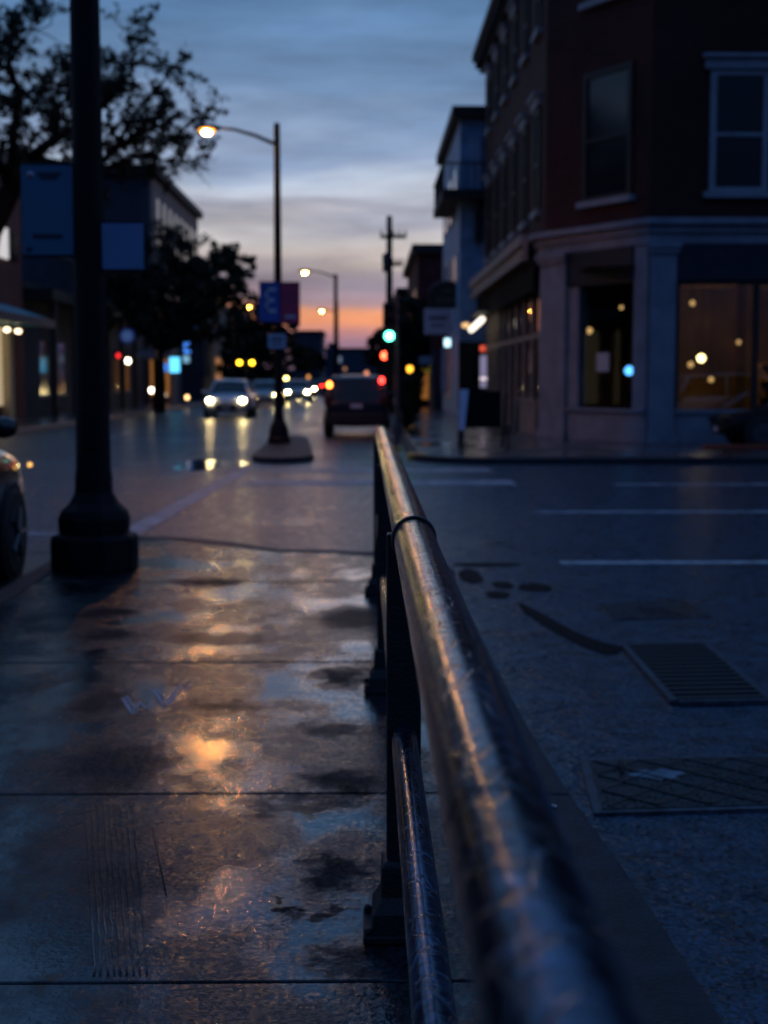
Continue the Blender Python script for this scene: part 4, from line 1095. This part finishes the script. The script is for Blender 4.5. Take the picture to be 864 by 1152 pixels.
# blue clapboard building beyond the corner block
xb = P(517, 300, 56).x
t, pt_ = building('blue_building', 'blue painted building with an iron balcony beyond the brick corner block', xb, xb + 9, 56, 68, P(517, 133, 56).z, 'blue_clap', over=.32, cor=.42)
win_grid(pt_, t, xb, -1, 57, 67, 3, (4.6, 8.0), 1.1, 1.9)
za = P(520, 222, 55).z
pt_(MB().box(xb - .75, xb + 1.6, 55.0, 62, za - .02, za + .32), 'balcony', 'darkroof')
rb = MB()
for k in range(20): rb.box(xb - .72, xb - .69, 55.05 + k * .35, 55.08 + k * .35, za + .322, za + 1.25)
for k in range(8): rb.box(xb - .70 + k * .3, xb - .67 + k * .3, 55.02, 55.05, za + .322, za + 1.25)
rb.box(xb - .75, xb - .67, 55.0, 62, za + 1.252, za + 1.32); rb.box(xb - .66, xb + 1.6, 55.0, 55.07, za + 1.252, za + 1.32)
pt_(rb, 'railing', 'darkroof')
pt_(MB().box(xb + .9, xb + 1.25, 55.55, 55.99, 3.2, za - .03), 'downpipe', 'pale_blue')
brk = MB(); brk.prism([(xb + .55, 55.2), (xb + .70, 55.2), (xb + .70, 55.98), (xb + .55, 55.98)], za - 1.6, za - .03); pt_(brk, 'bracket', 'darkroof')
pt_(MB().box(xb + .35, xb + .8, 55.85, 55.995, za + .4, za + 2.4), 'door', 'pale_blue')
pt_(MB().box(xb + 1.35, xb + 1.7, 55.85, 55.995, za + .4, za + 2.6), 'window', 'darkglass')
pt_(MB().box(xb - .02, xb + .9, 55.9, 55.996, 0.3, 2.9), 'shop_window', 'darkglass')
xd = P(470, 330, 74).x
t, pt_ = building('plum_building', 'dark plum brick building with flat parapet beyond the blue one', xd, xd + 9, 74, 92, P(470, 285, 74).z, 'brick3', over=.3, cor=.45)
win_grid(pt_, t, xd, -1, 75, 91, 5, (4.2,), 1.1, 2.0)
pt_(MB().box(xd + .1, xd + 1.6, 73.9, 73.996, .4, 2.9), 'shop_window', 'orange_wall')
t, pt_ = building('low_shop', 'low dark shop building between the blue and plum buildings', P(487, 400, 69).x, 14, 68.6, 73.6, 4.2, 'slate', over=.2, cor=.3)
t, pt_ = building('far_shop', 'far low brick shop past the plum building on the right', xd - .5, xd + 9, 93, 125, 7.0, 'brick3', over=.2, cor=.3)

# hanging signs
def hang_sign(name, label, px0, px1, py0, py1, d, m, arch=False, wallx=None):
    a = P(px0, py1, d); c = P(px1, py0, d)
    t = thing(name, label, 'sign', ((a.x + c.x) / 2, d, a.z))
    w = (c.x - a.x) / 2; h = c.z - a.z
    poly = [(-w, 0), (w, 0), (w, h * .55)] + ([(w * math.cos(k / 12 * PI), h * .55 + h * .45 * math.sin(k / 12 * PI)) for k in range(1, 12)] if arch else [(w, h), (-w, h)]) + [(-w, h * .55)]
    mb = MB(); n_ = len(poly); mb.add([(x, -.06, z) for x, z in poly] + [(x, .06, z) for x, z in poly], [tuple(range(n_)), tuple(range(n_, 2 * n_))[::-1]] + [(i, n_ + i, n_ + (i + 1) % n_, (i + 1) % n_) for i in range(n_)])
    mb.build('board', m, t)
    return t, w, h
t, w, h = hang_sign('arched_sign', 'dark arched hanging sign high before the plum wall', 483, 524, 317, 347, 58, 'dark', True)
pr = MB()
for k in range(5): pr.box(-w * .6 + k * w * .26, -w * .6 + k * w * .26 + w * .17, -.07, -.062, h * .18, h * .42)
pr.box(-w * .25, w * .25, -.07, -.062, h * .6, h * .7)
pr.build('lettering', mat('dim_letters', (.06, .065, .06), .6), t)
edg = MB(); edg.tube([(w * math.cos(k / 14 * PI), -.03, h * .55 + h * .45 * math.sin(k / 14 * PI)) for k in range(15)], .05, 6); edg.build('rim', 'galv', t, smooth=True)
MB().tube([(w * .5, 0, h * .55), (w + .8, 0, h * .55)], .04, 6).build('bracket', 'dark', t)
t, w, h = hang_sign('square_sign', 'pale lavender signboard hanging under the arched sign', 477, 508, 347, 376, 60, 'signwhite')
pr = MB(); pr.box(-w * .7, w * .7, -.07, -.062, h * .55, h * .7); pr.box(-w * .5, w * .5, -.07, -.062, h * .3, h * .4); pr.build('lettering', mat('faint_letters', (.15, .16, .22), .6), t)
MB().tube([(-.4, 0, h), (-.4, 0, h + .4)], .03, 6).build('hanger', 'dark', t)
def box_sign(name, label, cat, px0, px1, py0, py1, d, m, dep=.2, frame='dark'):
    a = P(px0, py1, d); c = P(px1, py0, d)
    t = thing(name, label, cat, ((a.x + c.x) / 2, d, a.z))
    w = (c.x - a.x) / 2; h = c.z - a.z
    MB().box(-w - .04, w + .04, 0, dep, -.04, h + .04).build('case', frame, t, bevel=.02)
    MB().box(-w, w, -.03, -.002, 0, h).build('lit_face', m, t, bevel=.02)
    return t
box_sign('light_box', 'bright pale cyan light box over the orange shop door', 'sign', 500, 516, 381, 390, 62, 'tube_cy')
box_sign('window_neon', 'red neon strip at the top of the side shop window', 'neon sign', 540, 553, 389, 395, 54.6, 'neon_red', .05)
box_sign('window_neon', 'pale violet neon panel below the red strip', 'neon sign', 540, 552, 400, 436, 54.6, 'neon_pale', .05)
box_sign('window_neon', 'short bright pale neon bar across the violet panel', 'neon sign', 540, 551, 424, 428, 54.3, emit('neon_white', (.9, .75, .85), 1.0), .03)
box_sign('lit_doorway', 'dull orange lit shop doorway right of the far sidewalk', 'doorway', 504, 517, 392, 448, 63, 'orange_wall', .15)
box_sign('red_awning', 'dark red shop valance under the lavender sign', 'awning', 487, 505, 376, 392, 64, mat('dark_red_cloth', (.14, .02, .02), .7))
box_sign('blue_awning', 'slate blue shop awning near the far end of the right row', 'awning', 472, 497, 401, 410, 70, 'pale_blue', 1.2)
box_sign('yellow_sign', 'dull yellow sign under the slate blue awning', 'sign', 471, 484, 411, 419, 72, emit('sign_yellow', (.8, .6, .1), .15))
box_sign('pale_door', 'pale lilac door frame beside the orange doorway', 'doorway', 497, 503, 392, 440, 62.5, 'signwhite')
def lantern(label, px, py, d, r, m):
    p = P(px, py, d)
    r *= .75; t = thing('wall_lantern', label, 'lantern', (p.x, d, p.z), 0, 'small lanterns along the street')
    MB().ball((0, 0, 0), r, r, r * 1.2, 10, 8).build('globe', m, t, smooth=True)
    MB().lathe([(r * .6, r), (r * 1.1, r * 1.1), (r * .3, r * 1.7)], 10).build('cap', 'dark', t)
    MB().tube([(0, 0, r), (0, .3, r * 1.9)], .02, 5).build('bracket', 'dark', t)
lantern('amber lantern glowing above the dark shrub on the right sidewalk', 461, 415, 64, .17, emit('lantern_amber', (1., .45, .03), 4.))
lantern('dim peach lantern near the far end of the right sidewalk', 474, 448, 80, .16, emit('lantern_peach', (1., .6, .4), .25))

# ------------------------------------------------------------------ left side of the street
XF = -13.2
t, pt_ = building('brick_shop', 'brown brick shop at the far left with lit windows and teal awning', -24, XF, 30, 55.5, 9.2, 'brick2', over=.2, cor=.4)
p = P(10, 267, 51)
pt_(MB().box(XF, XF + .08, 52.0, 53.2, P(10, 286, 51).z, P(10, 250, 51).z), 'window', 'winlit')
pt_(MB().box(XF, XF + .07, 53.8, 54.7, P(10, 286, 51).z, P(10, 250, 51).z), 'window', 'darkglass')
zaw1 = P(20, 338, 50).z; zaw0 = P(40, 362, 51).z
aw = MB(); xo = P(50, 360, 51.5).x
aw.add([(XF, 30, zaw1), (XF, 53, zaw1), (xo, 53, zaw0 + .12), (xo, 30, zaw0 + .12), (XF, 30, zaw0 - .1), (XF, 53, zaw0 - .1), (xo, 53, zaw0 - .1), (xo, 30, zaw0 - .1)], [(0, 1, 2, 3), (4, 7, 6, 5), (0, 4, 5, 1), (1, 5, 6, 2), (2, 6, 7, 3), (3, 7, 4, 0)])
pt_(aw, 'awning', 'teal')
pt_(MB().box(xo - .02, xo + .05, 29.9, 53.05, zaw0 - .16, zaw0 + .14), 'awning_edge', 'tanwall')
pt_(MB().box(XF - .02, XF + .04, 40, 52.0, .5, zaw0 - .2), 'shop_window', emit('shopfront_glow', (1., .78, .48), .4))
for y in (52.0, 48.6, 45.0, 41.5): pt_(MB().box(XF, XF + .32, y, y + .55, 0, zaw0 - .15), 'pillar', 'cream')
for k in range(4):
    q = P(3 + k * 6.5, 375 - k * .3, 49.5); 
    tt = thing('soffit_lamp', 'lit lamp number %s under the teal awning counting from the photo edge' % ('one', 'two', 'three', 'four')[k], 'lamp', (xo - .9, 46.5 + k * 1.6, zaw0 - .32), 0, 'soffit lamps under the teal awning')
    tt['label'] = ('soffit lamp under the teal awning, at the very photo edge', 'soffit lamp under the teal awning, second from the photo edge', 'soffit lamp under the teal awning, third from the photo edge', 'soffit lamp under the teal awning, nearest the cream pillar')[k]
    MB().ball((0, 0, 0), .11, .11, .08, 10, 7).build('globe', 'warm_shop' and emit('soffit', (1., .78, .5), 5.), tt, smooth=True)
    MB().lathe([(.13, .06), (.13, .17)], 10).build('holder', 'dark', tt)
for y, h in ((47.2, 2.4), (50.0, 1.6)): pt_(MB().box(XF + .045, XF + .075, y, y + .5, .6, h), 'display_rack', 'dark')
t, pt_ = building('balcony_building', 'dark low building with a railed upper balcony behind the near lamp post', -24, XF - .2, 56.2, 84, 5.0, 'slate', over=.1, cor=.3)
rr = MB()
for k in range(50): rr.box(XF + .9, XF + .94, 56.4 + k * .55, 56.44 + k * .55, 5.0, 6.3)
rr.box(XF + .86, XF + .98, 56.3, 84, 6.302, 6.4); 
pt_(rr, 'railing', 'darkroof')
pt_(MB().box(XF - .2, XF + 1.0, 56.3, 84, 4.55, 4.98), 'balcony', 'darkroof')
dimcol = mat('dim_column', (.06, .052, .05), .7)
for y in (57, 61, 65, 69, 73, 77, 81): pt_(MB().box(XF + .7, XF + .95, y, y + .25, 0, 4.54), 'column', dimcol)
win_grid(pt_, t, XF - .2, 1, 58, 82, 7, (.8,), 1.4, 2.2)
t, pt_ = building('corniced_building', 'tall slate sided building with tan windowed front and cornice on the left', -30, -13.1, 88, 112, P(175, 196, 88).z, 'slate', over=.5, cor=.5)
pt_(MB().box(-13.1, -12.95, 88.01, 111.9, 0, P(175, 198, 88).z), 'front', 'tanwall')
win_grid(pt_, t, -12.95, 1, 89, 111, 8, (9.4, 5.0), 1.2, 3.2)
t, pt_ = building('row_shop', 'low shop row with lit fronts beyond the corniced building', -26, -12.6, 114, 170, 7.5, 'slate', over=.3, cor=.4)
pt_(MB().box(-12.6, -12.5, 115, 132, .4, 3.2), 'shop_window', 'orange_wall')
t, pt_ = building('gabled_house', 'pale blue gable fronted house past the left trees', -13.4, -11.4, 101, 109, 4.6, 'slate', over=.2, cor=.2)
gb = MB(); gb.add([(-13.7, 100.8, 4.82), (-11.1, 100.8, 4.82), (-12.4, 100.8, 6.6), (-13.7, 109, 4.82), (-11.1, 109, 4.82), (-12.4, 109, 6.6)], [(0, 1, 2), (3, 5, 4), (0, 2, 5, 3), (1, 4, 5, 2), (0, 3, 4, 1)])
pt_(gb, 'gable', 'pale_blue')
t, pt_ = building('warm_shop', 'narrow tan shop with a warm lit front behind the left tree', -14.5, -11.6, 86.2, 87.8, 4.4, 'tanwall', over=.1, cor=.2)
pt_(MB().box(-12.9, -11.8, 86.05, 86.19, .4, 2.6), 'shop_window', 'orange_wall')
box_sign('oval_sign', 'bright cyan lit sign beside the left tree trunk', 'sign', 191, 202, 402, 419, 74, 'cyan')
box_sign('blue_sign', 'small dim blue lit sign left of the bright cyan one', 'sign', 182, 188, 409, 418, 74, 'blue')
box_sign('blue_sign', 'upright blue lit sign above and right of the cyan one', 'sign', 207, 214, 385, 397, 78, 'blue')
box_sign('blue_sign', 'small pale blue lit sign right of the bright cyan one', 'sign', 206, 213, 400, 408, 80, emit('sign_pale', (.3, .65, .9), .6))
box_sign('white_awning', 'pale shop canopy between the lamp post and left tree', 'awning', 154, 174, 394, 403, 66, mat('pale_canopy', (.24, .24, .27), .6), .8)
p = P(143, 378, 62); t = thing('round_sign', 'round dim blue hanging sign right of the near lamp post', 'sign', (p.x, 62, p.z))
MB().disc_y((0, 0, 0), .36, .1).build('disc', 'banner_navy', t); MB().disc_y((0, -.01, 0), .25, .012).build('face', emit('dim_blue_face', (.08, .16, .4), .35), t); MB().tube([(0, .05, .36), (0, .05, .7)], .02, 5).build('hanger', 'dark', t)
lantern('small red lantern beside the pale canopy on the left', 133, 400, 66, .12, emit('lantern_red', (1., .03, .03), 2.))
lantern('cream lantern just right of the small red lantern', 144, 406, 66, .15, 'porch')
lantern('cream lantern low against the left tree trunk', 170.5, 439, 70, .15, 'porch')
lantern('cream lantern just right of the left tree trunk', 185, 444, 72, .14, emit('lantern_cream', (1., .85, .65), 3.))
lantern('warm lantern low at the lit shop left of the silver car', 210.5, 447, 76, .14, emit('lantern_warm', (1., .62, .25), 4.))
lantern('yellow lamp above the headlights right of the median lamp post', 322, 426, 130, .22, emit('lantern_yellow', (1., .72, .2), 14.))
lantern('dim orange lamp over the oncoming traffic', 347, 424, 140, .2, emit('lantern_orange', (1., .4, .08), 1.4))
lantern('pink orange lamp above the dark hatchback roof', 412.5, 420, 110, .22, emit('lantern_salmon', (1., .35, .18), 1.2))
lantern('small dull peach lamp low in front of the far skyline', 388, 415, 130, .2, emit('lantern_dull', (1., .45, .2), .4))

# distant end of the street
t, pt_ = building('distant_block', 'blue grey block at the end of the street under the orange sky', P(331, 400, 190).x, P(362, 400, 190).x, 190, 205, P(345, 375, 190).z, 'slate', over=.2, cor=.4)
t, pt_ = building('distant_hall', 'wide low blue building closing the end of the street', P(366, 400, 240).x, P(425, 400, 240).x, 240, 255, P(390, 394, 240).z, mat('distant_blue', (.03, .055, .09), .8), over=.2, cor=.4)
pt_(MB().box(P(372, 400, 239).x, P(384, 400, 239).x, 239.8, 239.99, P(380, 408, 239).z, P(380, 401, 239).z), 'window', emit('pale_lit', (.5, .6, .7), .25))
t, pt_ = building('distant_house', 'small dark tower block beside the far lamp posts', P(369, 400, 210).x, P(380, 400, 210).x, 210, 218, P(375, 388, 210).z, mat('distant_dark', (.02, .045, .075), .8), over=.1, cor=.3)
hl = MB()
n = 40
for i in range(n + 1):
    x = -260 + 520 * i / n; hl.v.append((x, 420, -1)); hl.v.append((x, 420 , 3.5 + 2.5 * math.sin(i * .7) + 1.5 * math.sin(i * 1.9))); hl.v.append((x, 520, -1))
hl.f = [f for i in range(n) for f in ((3 * i, 3 * i + 3, 3 * i + 4, 3 * i + 1), (3 * i + 1, 3 * i + 4, 3 * i + 5, 3 * i + 2))]
struct('far_hill', hl, 'leaf2')

# ------------------------------------------------------------------ trees
def leaf_cloud(mb, c, rad, n, size, flat=.8):
    for _ in range(n):
        while True:
            v = Vector((random.uniform(-1, 1), random.uniform(-1, 1), random.uniform(-1, 1)))
            if v.length < 1: break
        p = Vector(c) + Vector((v.x * rad, v.y * rad, v.z * rad * flat))
        s = size * random.uniform(.6, 1.3)
        a = Vector((random.gauss(0, 1), random.gauss(0, 1), random.gauss(0, 1))).normalized()
        b = a.orthogonal().normalized(); b.rotate(Matrix.Rotation(random.uniform(0, 6.28), 3, a))
        c2 = a.cross(b)
        mb.add([p - b * s, p - c2 * s * .45, p + b * s, p + c2 * s * .45], [(0, 1, 2, 3)])
def limb(mb, p, q, r0, r1, wob=.12, n=5):
    p = Vector(p); q = Vector(q); L_ = (q - p).length
    pts = [p]
    for i in range(1, n): pts.append(p.lerp(q, i / n) + Vector((random.gauss(0, 1), random.gauss(0, 1), random.gauss(0, 1))) * wob * L_ / n)
    pts.append(q)
    mb.tube(pts, [lerp(r0, r1, i / n) for i in range(n + 1)], 6)
    return pts

# near left tree: limbs laid out by hand, sparse crown
D = 40.
t = thing('street_tree', 'sparse dark tree leaning in at the upper left behind the banner', 'tree', (P(-30, 440, D).x, D, 0), 0, 'trees along the street')
o = t.location
tr = MB(); lf = MB()
def W(px, py, dd=0.): return P(px, py, D + dd) - o
def branchy(p, depth, direc, length, r, leafy):
    q = p + direc * length
    pts = limb(tr, p, q, r, r * .55, .35, 4)
    if depth == 0:
        if leafy:
            for z in pts[1:]:
                if random.random() < .9: leaf_cloud(lf, z, random.uniform(.07, .19), random.randint(4, 8), .075)
        return
    for k in range(random.choice((2, 3, 3))):
        d2 = (direc + Vector((random.gauss(0, .5), random.gauss(0, .5), random.gauss(.05, .45)))).normalized()
        s = pts[random.choice((2, 3, 4, 4))]
        branchy(s, depth - 1, d2, length * random.uniform(.55, .85), r * .5, leafy)
trunk = [Vector((0, 0, -.1)), W(-25, 330), W(-12, 262), W(12, 215), W(32, 178)]
tr.tube(trunk, [.42, .36, .33, .29, .24], 10)
mains = [
    (trunk[4], [(60, 158, -1), (90, 140, -1), (118, 118, -.5), (140, 88, 0)], .16),
    (trunk[4], [(70, 186, 1), (105, 192, 1), (132, 165, .5), (158, 150, 0), (185, 140, 0)], .16),
    (trunk[3], [(15, 150, -2), (22, 110, -2), (10, 70, -2), (12, 40, -2)], .15),
    (trunk[3], [(-10, 160, -1), (-30, 120, -1)], .14),
    (W(118, 118, -.5), [(128, 100, 0), (145, 60, 0), (150, 38, .5)], .06),
    (W(132, 165, .5), [(150, 130, 1), (178, 98, 1), (198, 75, 1)], .07),
    (W(105, 192, 1), [(150, 178, 2), (186, 164, 2), (206, 145, 2), (222, 134, 2)], .07),
    (W(150, 178, 2), [(180, 180, 2), (215, 183, 2)], .05),
    (W(60, 158, -1), [(62, 130, 0), (80, 100, 0), (95, 75, 0)], .08),
    (W(22, 110, -2), [(45, 100, -1), (58, 88, -1)], .06),
    (W(10, 70, -2), [(30, 40, -2), (44, 26, -2)], .05),
]
for st_, way, r in mains:
    pts = [st_] + [W(*w) for w in way]
    tr.tube(pts, [lerp(r, r * .3, i / (len(pts) - 1)) for i in range(len(pts))], 7)
    for i, w in enumerate(pts[1:]):
        d0 = (pts[i + 1] - pts[i]).normalized()
        for k in range(10):
            dd = (d0 * .5 + Vector((random.gauss(0, .7), random.gauss(0, .7), random.gauss(.1, .6)))).normalized()
            branchy(pts[i].lerp(w, random.uniform(.2, 1)), 1, dd, random.uniform(.4, .85), max(.02, r * .22), random.random() < .8)
for k in range(40):   # the dense skirt over the banner
    leaf_cloud(lf, W(random.uniform(-30, 112), random.gauss(160, 16), random.uniform(-2, 2)), random.uniform(.12, .30), 16, .08)
for k in range(10):
    leaf_cloud(lf, W(random.uniform(-20, 20), random.uniform(25, 150), random.uniform(-2, 2)), random.uniform(.15, .34), 14, .09)
tk = tr.build('trunk', 'bark', t, smooth=True); lf.build('crown', 'leaf', t)

def tree(label, px, d, crowns, trunk_r=.22, n=900, leafm='leaf', size=.16, name='street_tree', group='trees along the street', fork=None):
    """crowns: list of (px, py, rx_px) clumps at depth d"""
    b_ = P(px, 440, d)
    t = thing(name, label, 'tree', (b_.x, d, 0), 0, group); o = t.location
    tr = MB(); lf = MB()
    cs = [(P(cx, cy, d) - o + Vector((0, random.uniform(-1.6, 1.6), 0)), r / F * d) for cx, cy, r in crowns]
    low = min(c.z - r for c, r in cs)
    fk = Vector((random.uniform(-.1, .1), 0, max(1.4, low + .3))) if fork is None else P(fork[0], fork[1], d) - o
    limb(tr, (0, 0, -.1), fk, trunk_r, trunk_r * .75, .08, 4)
    tot = sum(r * r for c, r in cs)
    for c, r in cs:
        limb(tr, fk, c, trunk_r * .5, trunk_r * .12, .2, 5)
        k = int(n * r * r / tot / 22) + 1
        for _ in range(k):
            v = Vector((random.gauss(0, .5), random.gauss(0, .5), random.gauss(0, .5)))
            if v.length > 1: v.normalize()
            q = c + v * r
            leaf_cloud(lf, q, random.uniform(.25, .5) * max(.6, r * .6), 22, size, .8)
            if random.random() < .5: limb(tr, c, q, .03, .01, .2, 3)
    tr.build('trunk', 'bark', t, smooth=True); lf.build('crown', leafm, t)
    return t
tree('broad dark tree on the left kerb with forked trunk, right of the near lamp post', 178, 68, [(145, 300, 40), (190, 288, 40), (228, 298, 34), (252, 288, 20), (270, 300, 16), (140, 340, 34), (180, 335, 42), (215, 335, 38), (245, 325, 28), (160, 370, 22), (210, 362, 28), (278, 318, 14), (235, 350, 22), (266, 335, 18)], .34, 11000, 'leaf2', .17, fork=(178, 395))
tree('dark round tree behind the yellow beacons left of the median lamp', 280, 105, [(262, 375, 26), (290, 370, 26), (318, 378, 20), (275, 400, 28), (305, 400, 26), (262, 415, 18), (330, 395, 14), (290, 345, 14), (340, 405, 12)], .3, 6500, 'leaf', .26)
tree('tall dark tree beside the utility pole on the right', 470, 72, [(462, 345, 12), (478, 352, 14), (452, 365, 15), (470, 372, 18), (455, 390, 16), (474, 395, 16), (438, 372, 8), (428, 385, 8), (462, 412, 16), (445, 408, 12)], .22, 6000, 'leaf2', .16)
tree('small dark tree low at the street end beyond the pole', 424, 120, [(420, 385, 8), (430, 375, 8), (427, 395, 12), (418, 402, 10), (440, 360, 6)], .2, 1800, 'leaf2', .22)
tree('little tree left of the distant blue hall', 354, 150, [(350, 400, 10), (358, 408, 9), (345, 410, 9)], .2, 1200, 'leaf', .3)
p = P(458, 440, 43)
t = thing('shrub', 'dark upright shrub on the far sidewalk beside the green signal', 'shrub', (p.x, 43, 0)); o = t.location
tr = MB(); lf = MB()
for k in range(7):
    q = Vector((random.uniform(-.25, .32), random.uniform(-.3, .3), random.uniform(.6, 1.35))); limb(tr, (random.uniform(-.05, .05), 0, -.05), q, .03, .012, .2, 4); leaf_cloud(lf, q, .28, 130, .07, 1.1)
for k in range(26):
    z = random.uniform(.15, 1.5); leaf_cloud(lf, (random.uniform(-.18, .12 + .2 * z), random.uniform(-.25, .25), z), .22, 60, .07, 1.)
tr.build('stem', 'bark', t); lf.build('foliage', 'leaf2', t)

# ------------------------------------------------------------------ sky
w = bpy.data.worlds.new('World'); S.world = w; w.use_nodes = True
nt = w.node_tree; N, L = nt.nodes, nt.links
bg = N['Background']
tc = N.new('ShaderNodeTexCoord')
sep = N.new('ShaderNodeSeparateXYZ'); L.new(tc.outputs['Generated'], sep.inputs[0])
mp = N.new('ShaderNodeMapping'); mp.inputs['Scale'].default_value = (1.6, 1.6, 11.); mp.inputs['Rotation'].default_value = (0, R(-5), 0)
L.new(tc.outputs['Generated'], mp.inputs[0])
nz = N.new('ShaderNodeTexNoise'); nz.inputs['Scale'].default_value = 2.6; nz.inputs['Detail'].default_value = 7; nz.inputs['Roughness'].default_value = .55; nz.inputs['Distortion'].default_value = .4
L.new(mp.outputs[0], nz.inputs['Vector'])
dz = N.new('ShaderNodeMath'); dz.operation = 'MULTIPLY_ADD'; dz.inputs[1].default_value = .12; dz.inputs[2].default_value = -.06
L.new(nz.outputs[0], dz.inputs[0])
gate = N.new('ShaderNodeMapRange'); gate.inputs[1].default_value = .03; gate.inputs[2].default_value = .14; gate.inputs[3].default_value = .12; gate.inputs[4].default_value = 1.
L.new(sep.outputs[2], gate.inputs[0])
dm = N.new('ShaderNodeMath'); dm.operation = 'MULTIPLY'; L.new(dz.outputs[0], dm.inputs[0]); L.new(gate.outputs[0], dm.inputs[1])
za_ = N.new('ShaderNodeMath'); za_.operation = 'ADD'; L.new(sep.outputs[2], za_.inputs[0]); L.new(dm.outputs[0], za_.inputs[1])
nrm = N.new('ShaderNodeMapRange'); nrm.inputs[1].default_value = 0.; nrm.inputs[2].default_value = .5; L.new(za_.outputs[0], nrm.inputs[0])
rp = N.new('ShaderNodeValToRGB')
STOPS = [(.0, (92, 82, 110)), (.0248, (140, 112, 132)), (.031, (188, 132, 132)), (.040, (224, 146, 108)), (.0475, (220, 150, 116)), (.0535, (158, 136, 148)), (.0645, (134, 130, 148)), (.0736, (152, 147, 157)), (.0856, (184, 176, 174)),
         (.0995, (186, 184, 187)), (.1156, (150, 155, 172)), (.1276, (178, 187, 202)), (.142, (166, 180, 200)), (.160, (132, 152, 182)), (.194, (104, 134, 170)), (.2436, (86, 122, 162)), (.33, (74, 112, 158)), (.5, (70, 108, 158))]
cr = rp.color_ramp
while len(cr.elements) > 1: cr.elements.remove(cr.elements[-1])
for i, (z, c) in enumerate(STOPS):
    e = cr.elements[0] if i == 0 else cr.elements.new(min(1., z / .5))
    e.position = min(1., z / .5); e.color = (*lin(c), 1)
L.new(nrm.outputs[0], rp.inputs[0])
# the side of the sky away from the sunset is deeper blue
az = N.new('ShaderNodeMapRange'); az.inputs[1].default_value = -.5; az.inputs[2].default_value = .75; L.new(sep.outputs[1], az.inputs[0])
away = N.new('ShaderNodeMix'); away.data_type = 'RGBA'; L.new(az.outputs[0], away.inputs[0]); er = N.new('ShaderNodeValToRGB'); er.color_ramp.elements[0].color = (*lin((16, 22, 40)), 1); er.color_ramp.elements[1].position = .42; er.color_ramp.elements[1].color = (*lin((60, 92, 146)), 1); e_ = er.color_ramp.elements.new(.08); e_.color = (*lin((24, 34, 60)), 1); L.new(sep.outputs[2], er.inputs[0]); L.new(er.outputs[0], away.inputs[6])
L.new(rp.outputs[0], away.inputs[7])
# soft brighter and darker streaks
mp2 = N.new('ShaderNodeMapping'); mp2.inputs['Scale'].default_value = (1.2, 1.2, 7.); mp2.inputs['Rotation'].default_value = (0, R(-7), R(20)); L.new(tc.outputs['Generated'], mp2.inputs[0])
nz2 = N.new('ShaderNodeTexNoise'); nz2.inputs['Scale'].default_value = 4.6; nz2.inputs['Detail'].default_value = 8; nz2.inputs['Roughness'].default_value = .6; L.new(mp2.outputs[0], nz2.inputs['Vector'])
st2 = N.new('ShaderNodeMapRange'); st2.inputs[1].default_value = .3; st2.inputs[2].default_value = .7; st2.inputs[3].default_value = .70; st2.inputs[4].default_value = 1.34; L.new(nz2.outputs[0], st2.inputs[0])
ml = N.new('ShaderNodeMix'); ml.data_type = 'RGBA'; ml.blend_type = 'MULTIPLY'; ml.inputs[0].default_value = 1.
L.new(away.outputs[2], ml.inputs[6]); L.new(st2.outputs[0], ml.inputs[7])
sky = N.new('ShaderNodeTexSky'); sky.sky_type = 'NISHITA'; sky.sun_disc = False
sky.sun_elevation = R(.5); sky.sun_rotation = R(0); sky.ozone_density = 3.; sky.dust_density = 2.
sks = N.new('ShaderNodeMix'); sks.data_type = 'RGBA'; sks.blend_type = 'ADD'; sks.inputs[0].default_value = .01
L.new(ml.outputs[2], sks.inputs[6]); L.new(sky.outputs[0], sks.inputs[7])
L.new(sks.outputs[2], bg.inputs[0]); bg.inputs[1].default_value = 1.06
sun = bpy.data.lights.new('Sun', 'SUN'); sun.energy = .02; sun.color = (1, .6, .35); sun.angle = R(10)
so = bpy.data.objects.new('Sun', sun); so.rotation_euler = (R(-88), 0, 0); C.objects.link(so)

# ------------------------------------------------------------------ camera and render
cam = bpy.data.cameras.new('Camera'); co_ = bpy.data.objects.new('Camera', cam); C.objects.link(co_)
co_.location = CAM; co_.rotation_euler = (PI / 2 - PITCH, 0, -YAW)
cam.sensor_fit = 'VERTICAL'; cam.sensor_height = 36; cam.sensor_width = 27; cam.lens = 50
cam.clip_end = 6000; cam.clip_start = .02
cam.dof.use_dof = True; cam.dof.focus_distance = 3.0; cam.dof.aperture_fstop = 3.7
S.camera = co_
S.view_settings.view_transform = 'Standard'; S.view_settings.look = 'None'; S.view_settings.exposure = 0; S.view_settings.gamma = 1
S.render.engine = 'CYCLES'
S.cycles.use_denoising = True
S.cycles.max_bounces = 6; S.cycles.transparent_max_bounces = 12
S.cycles.sample_clamp_indirect = 4.0
S.cycles.caustics_reflective = False; S.cycles.caustics_refractive = False
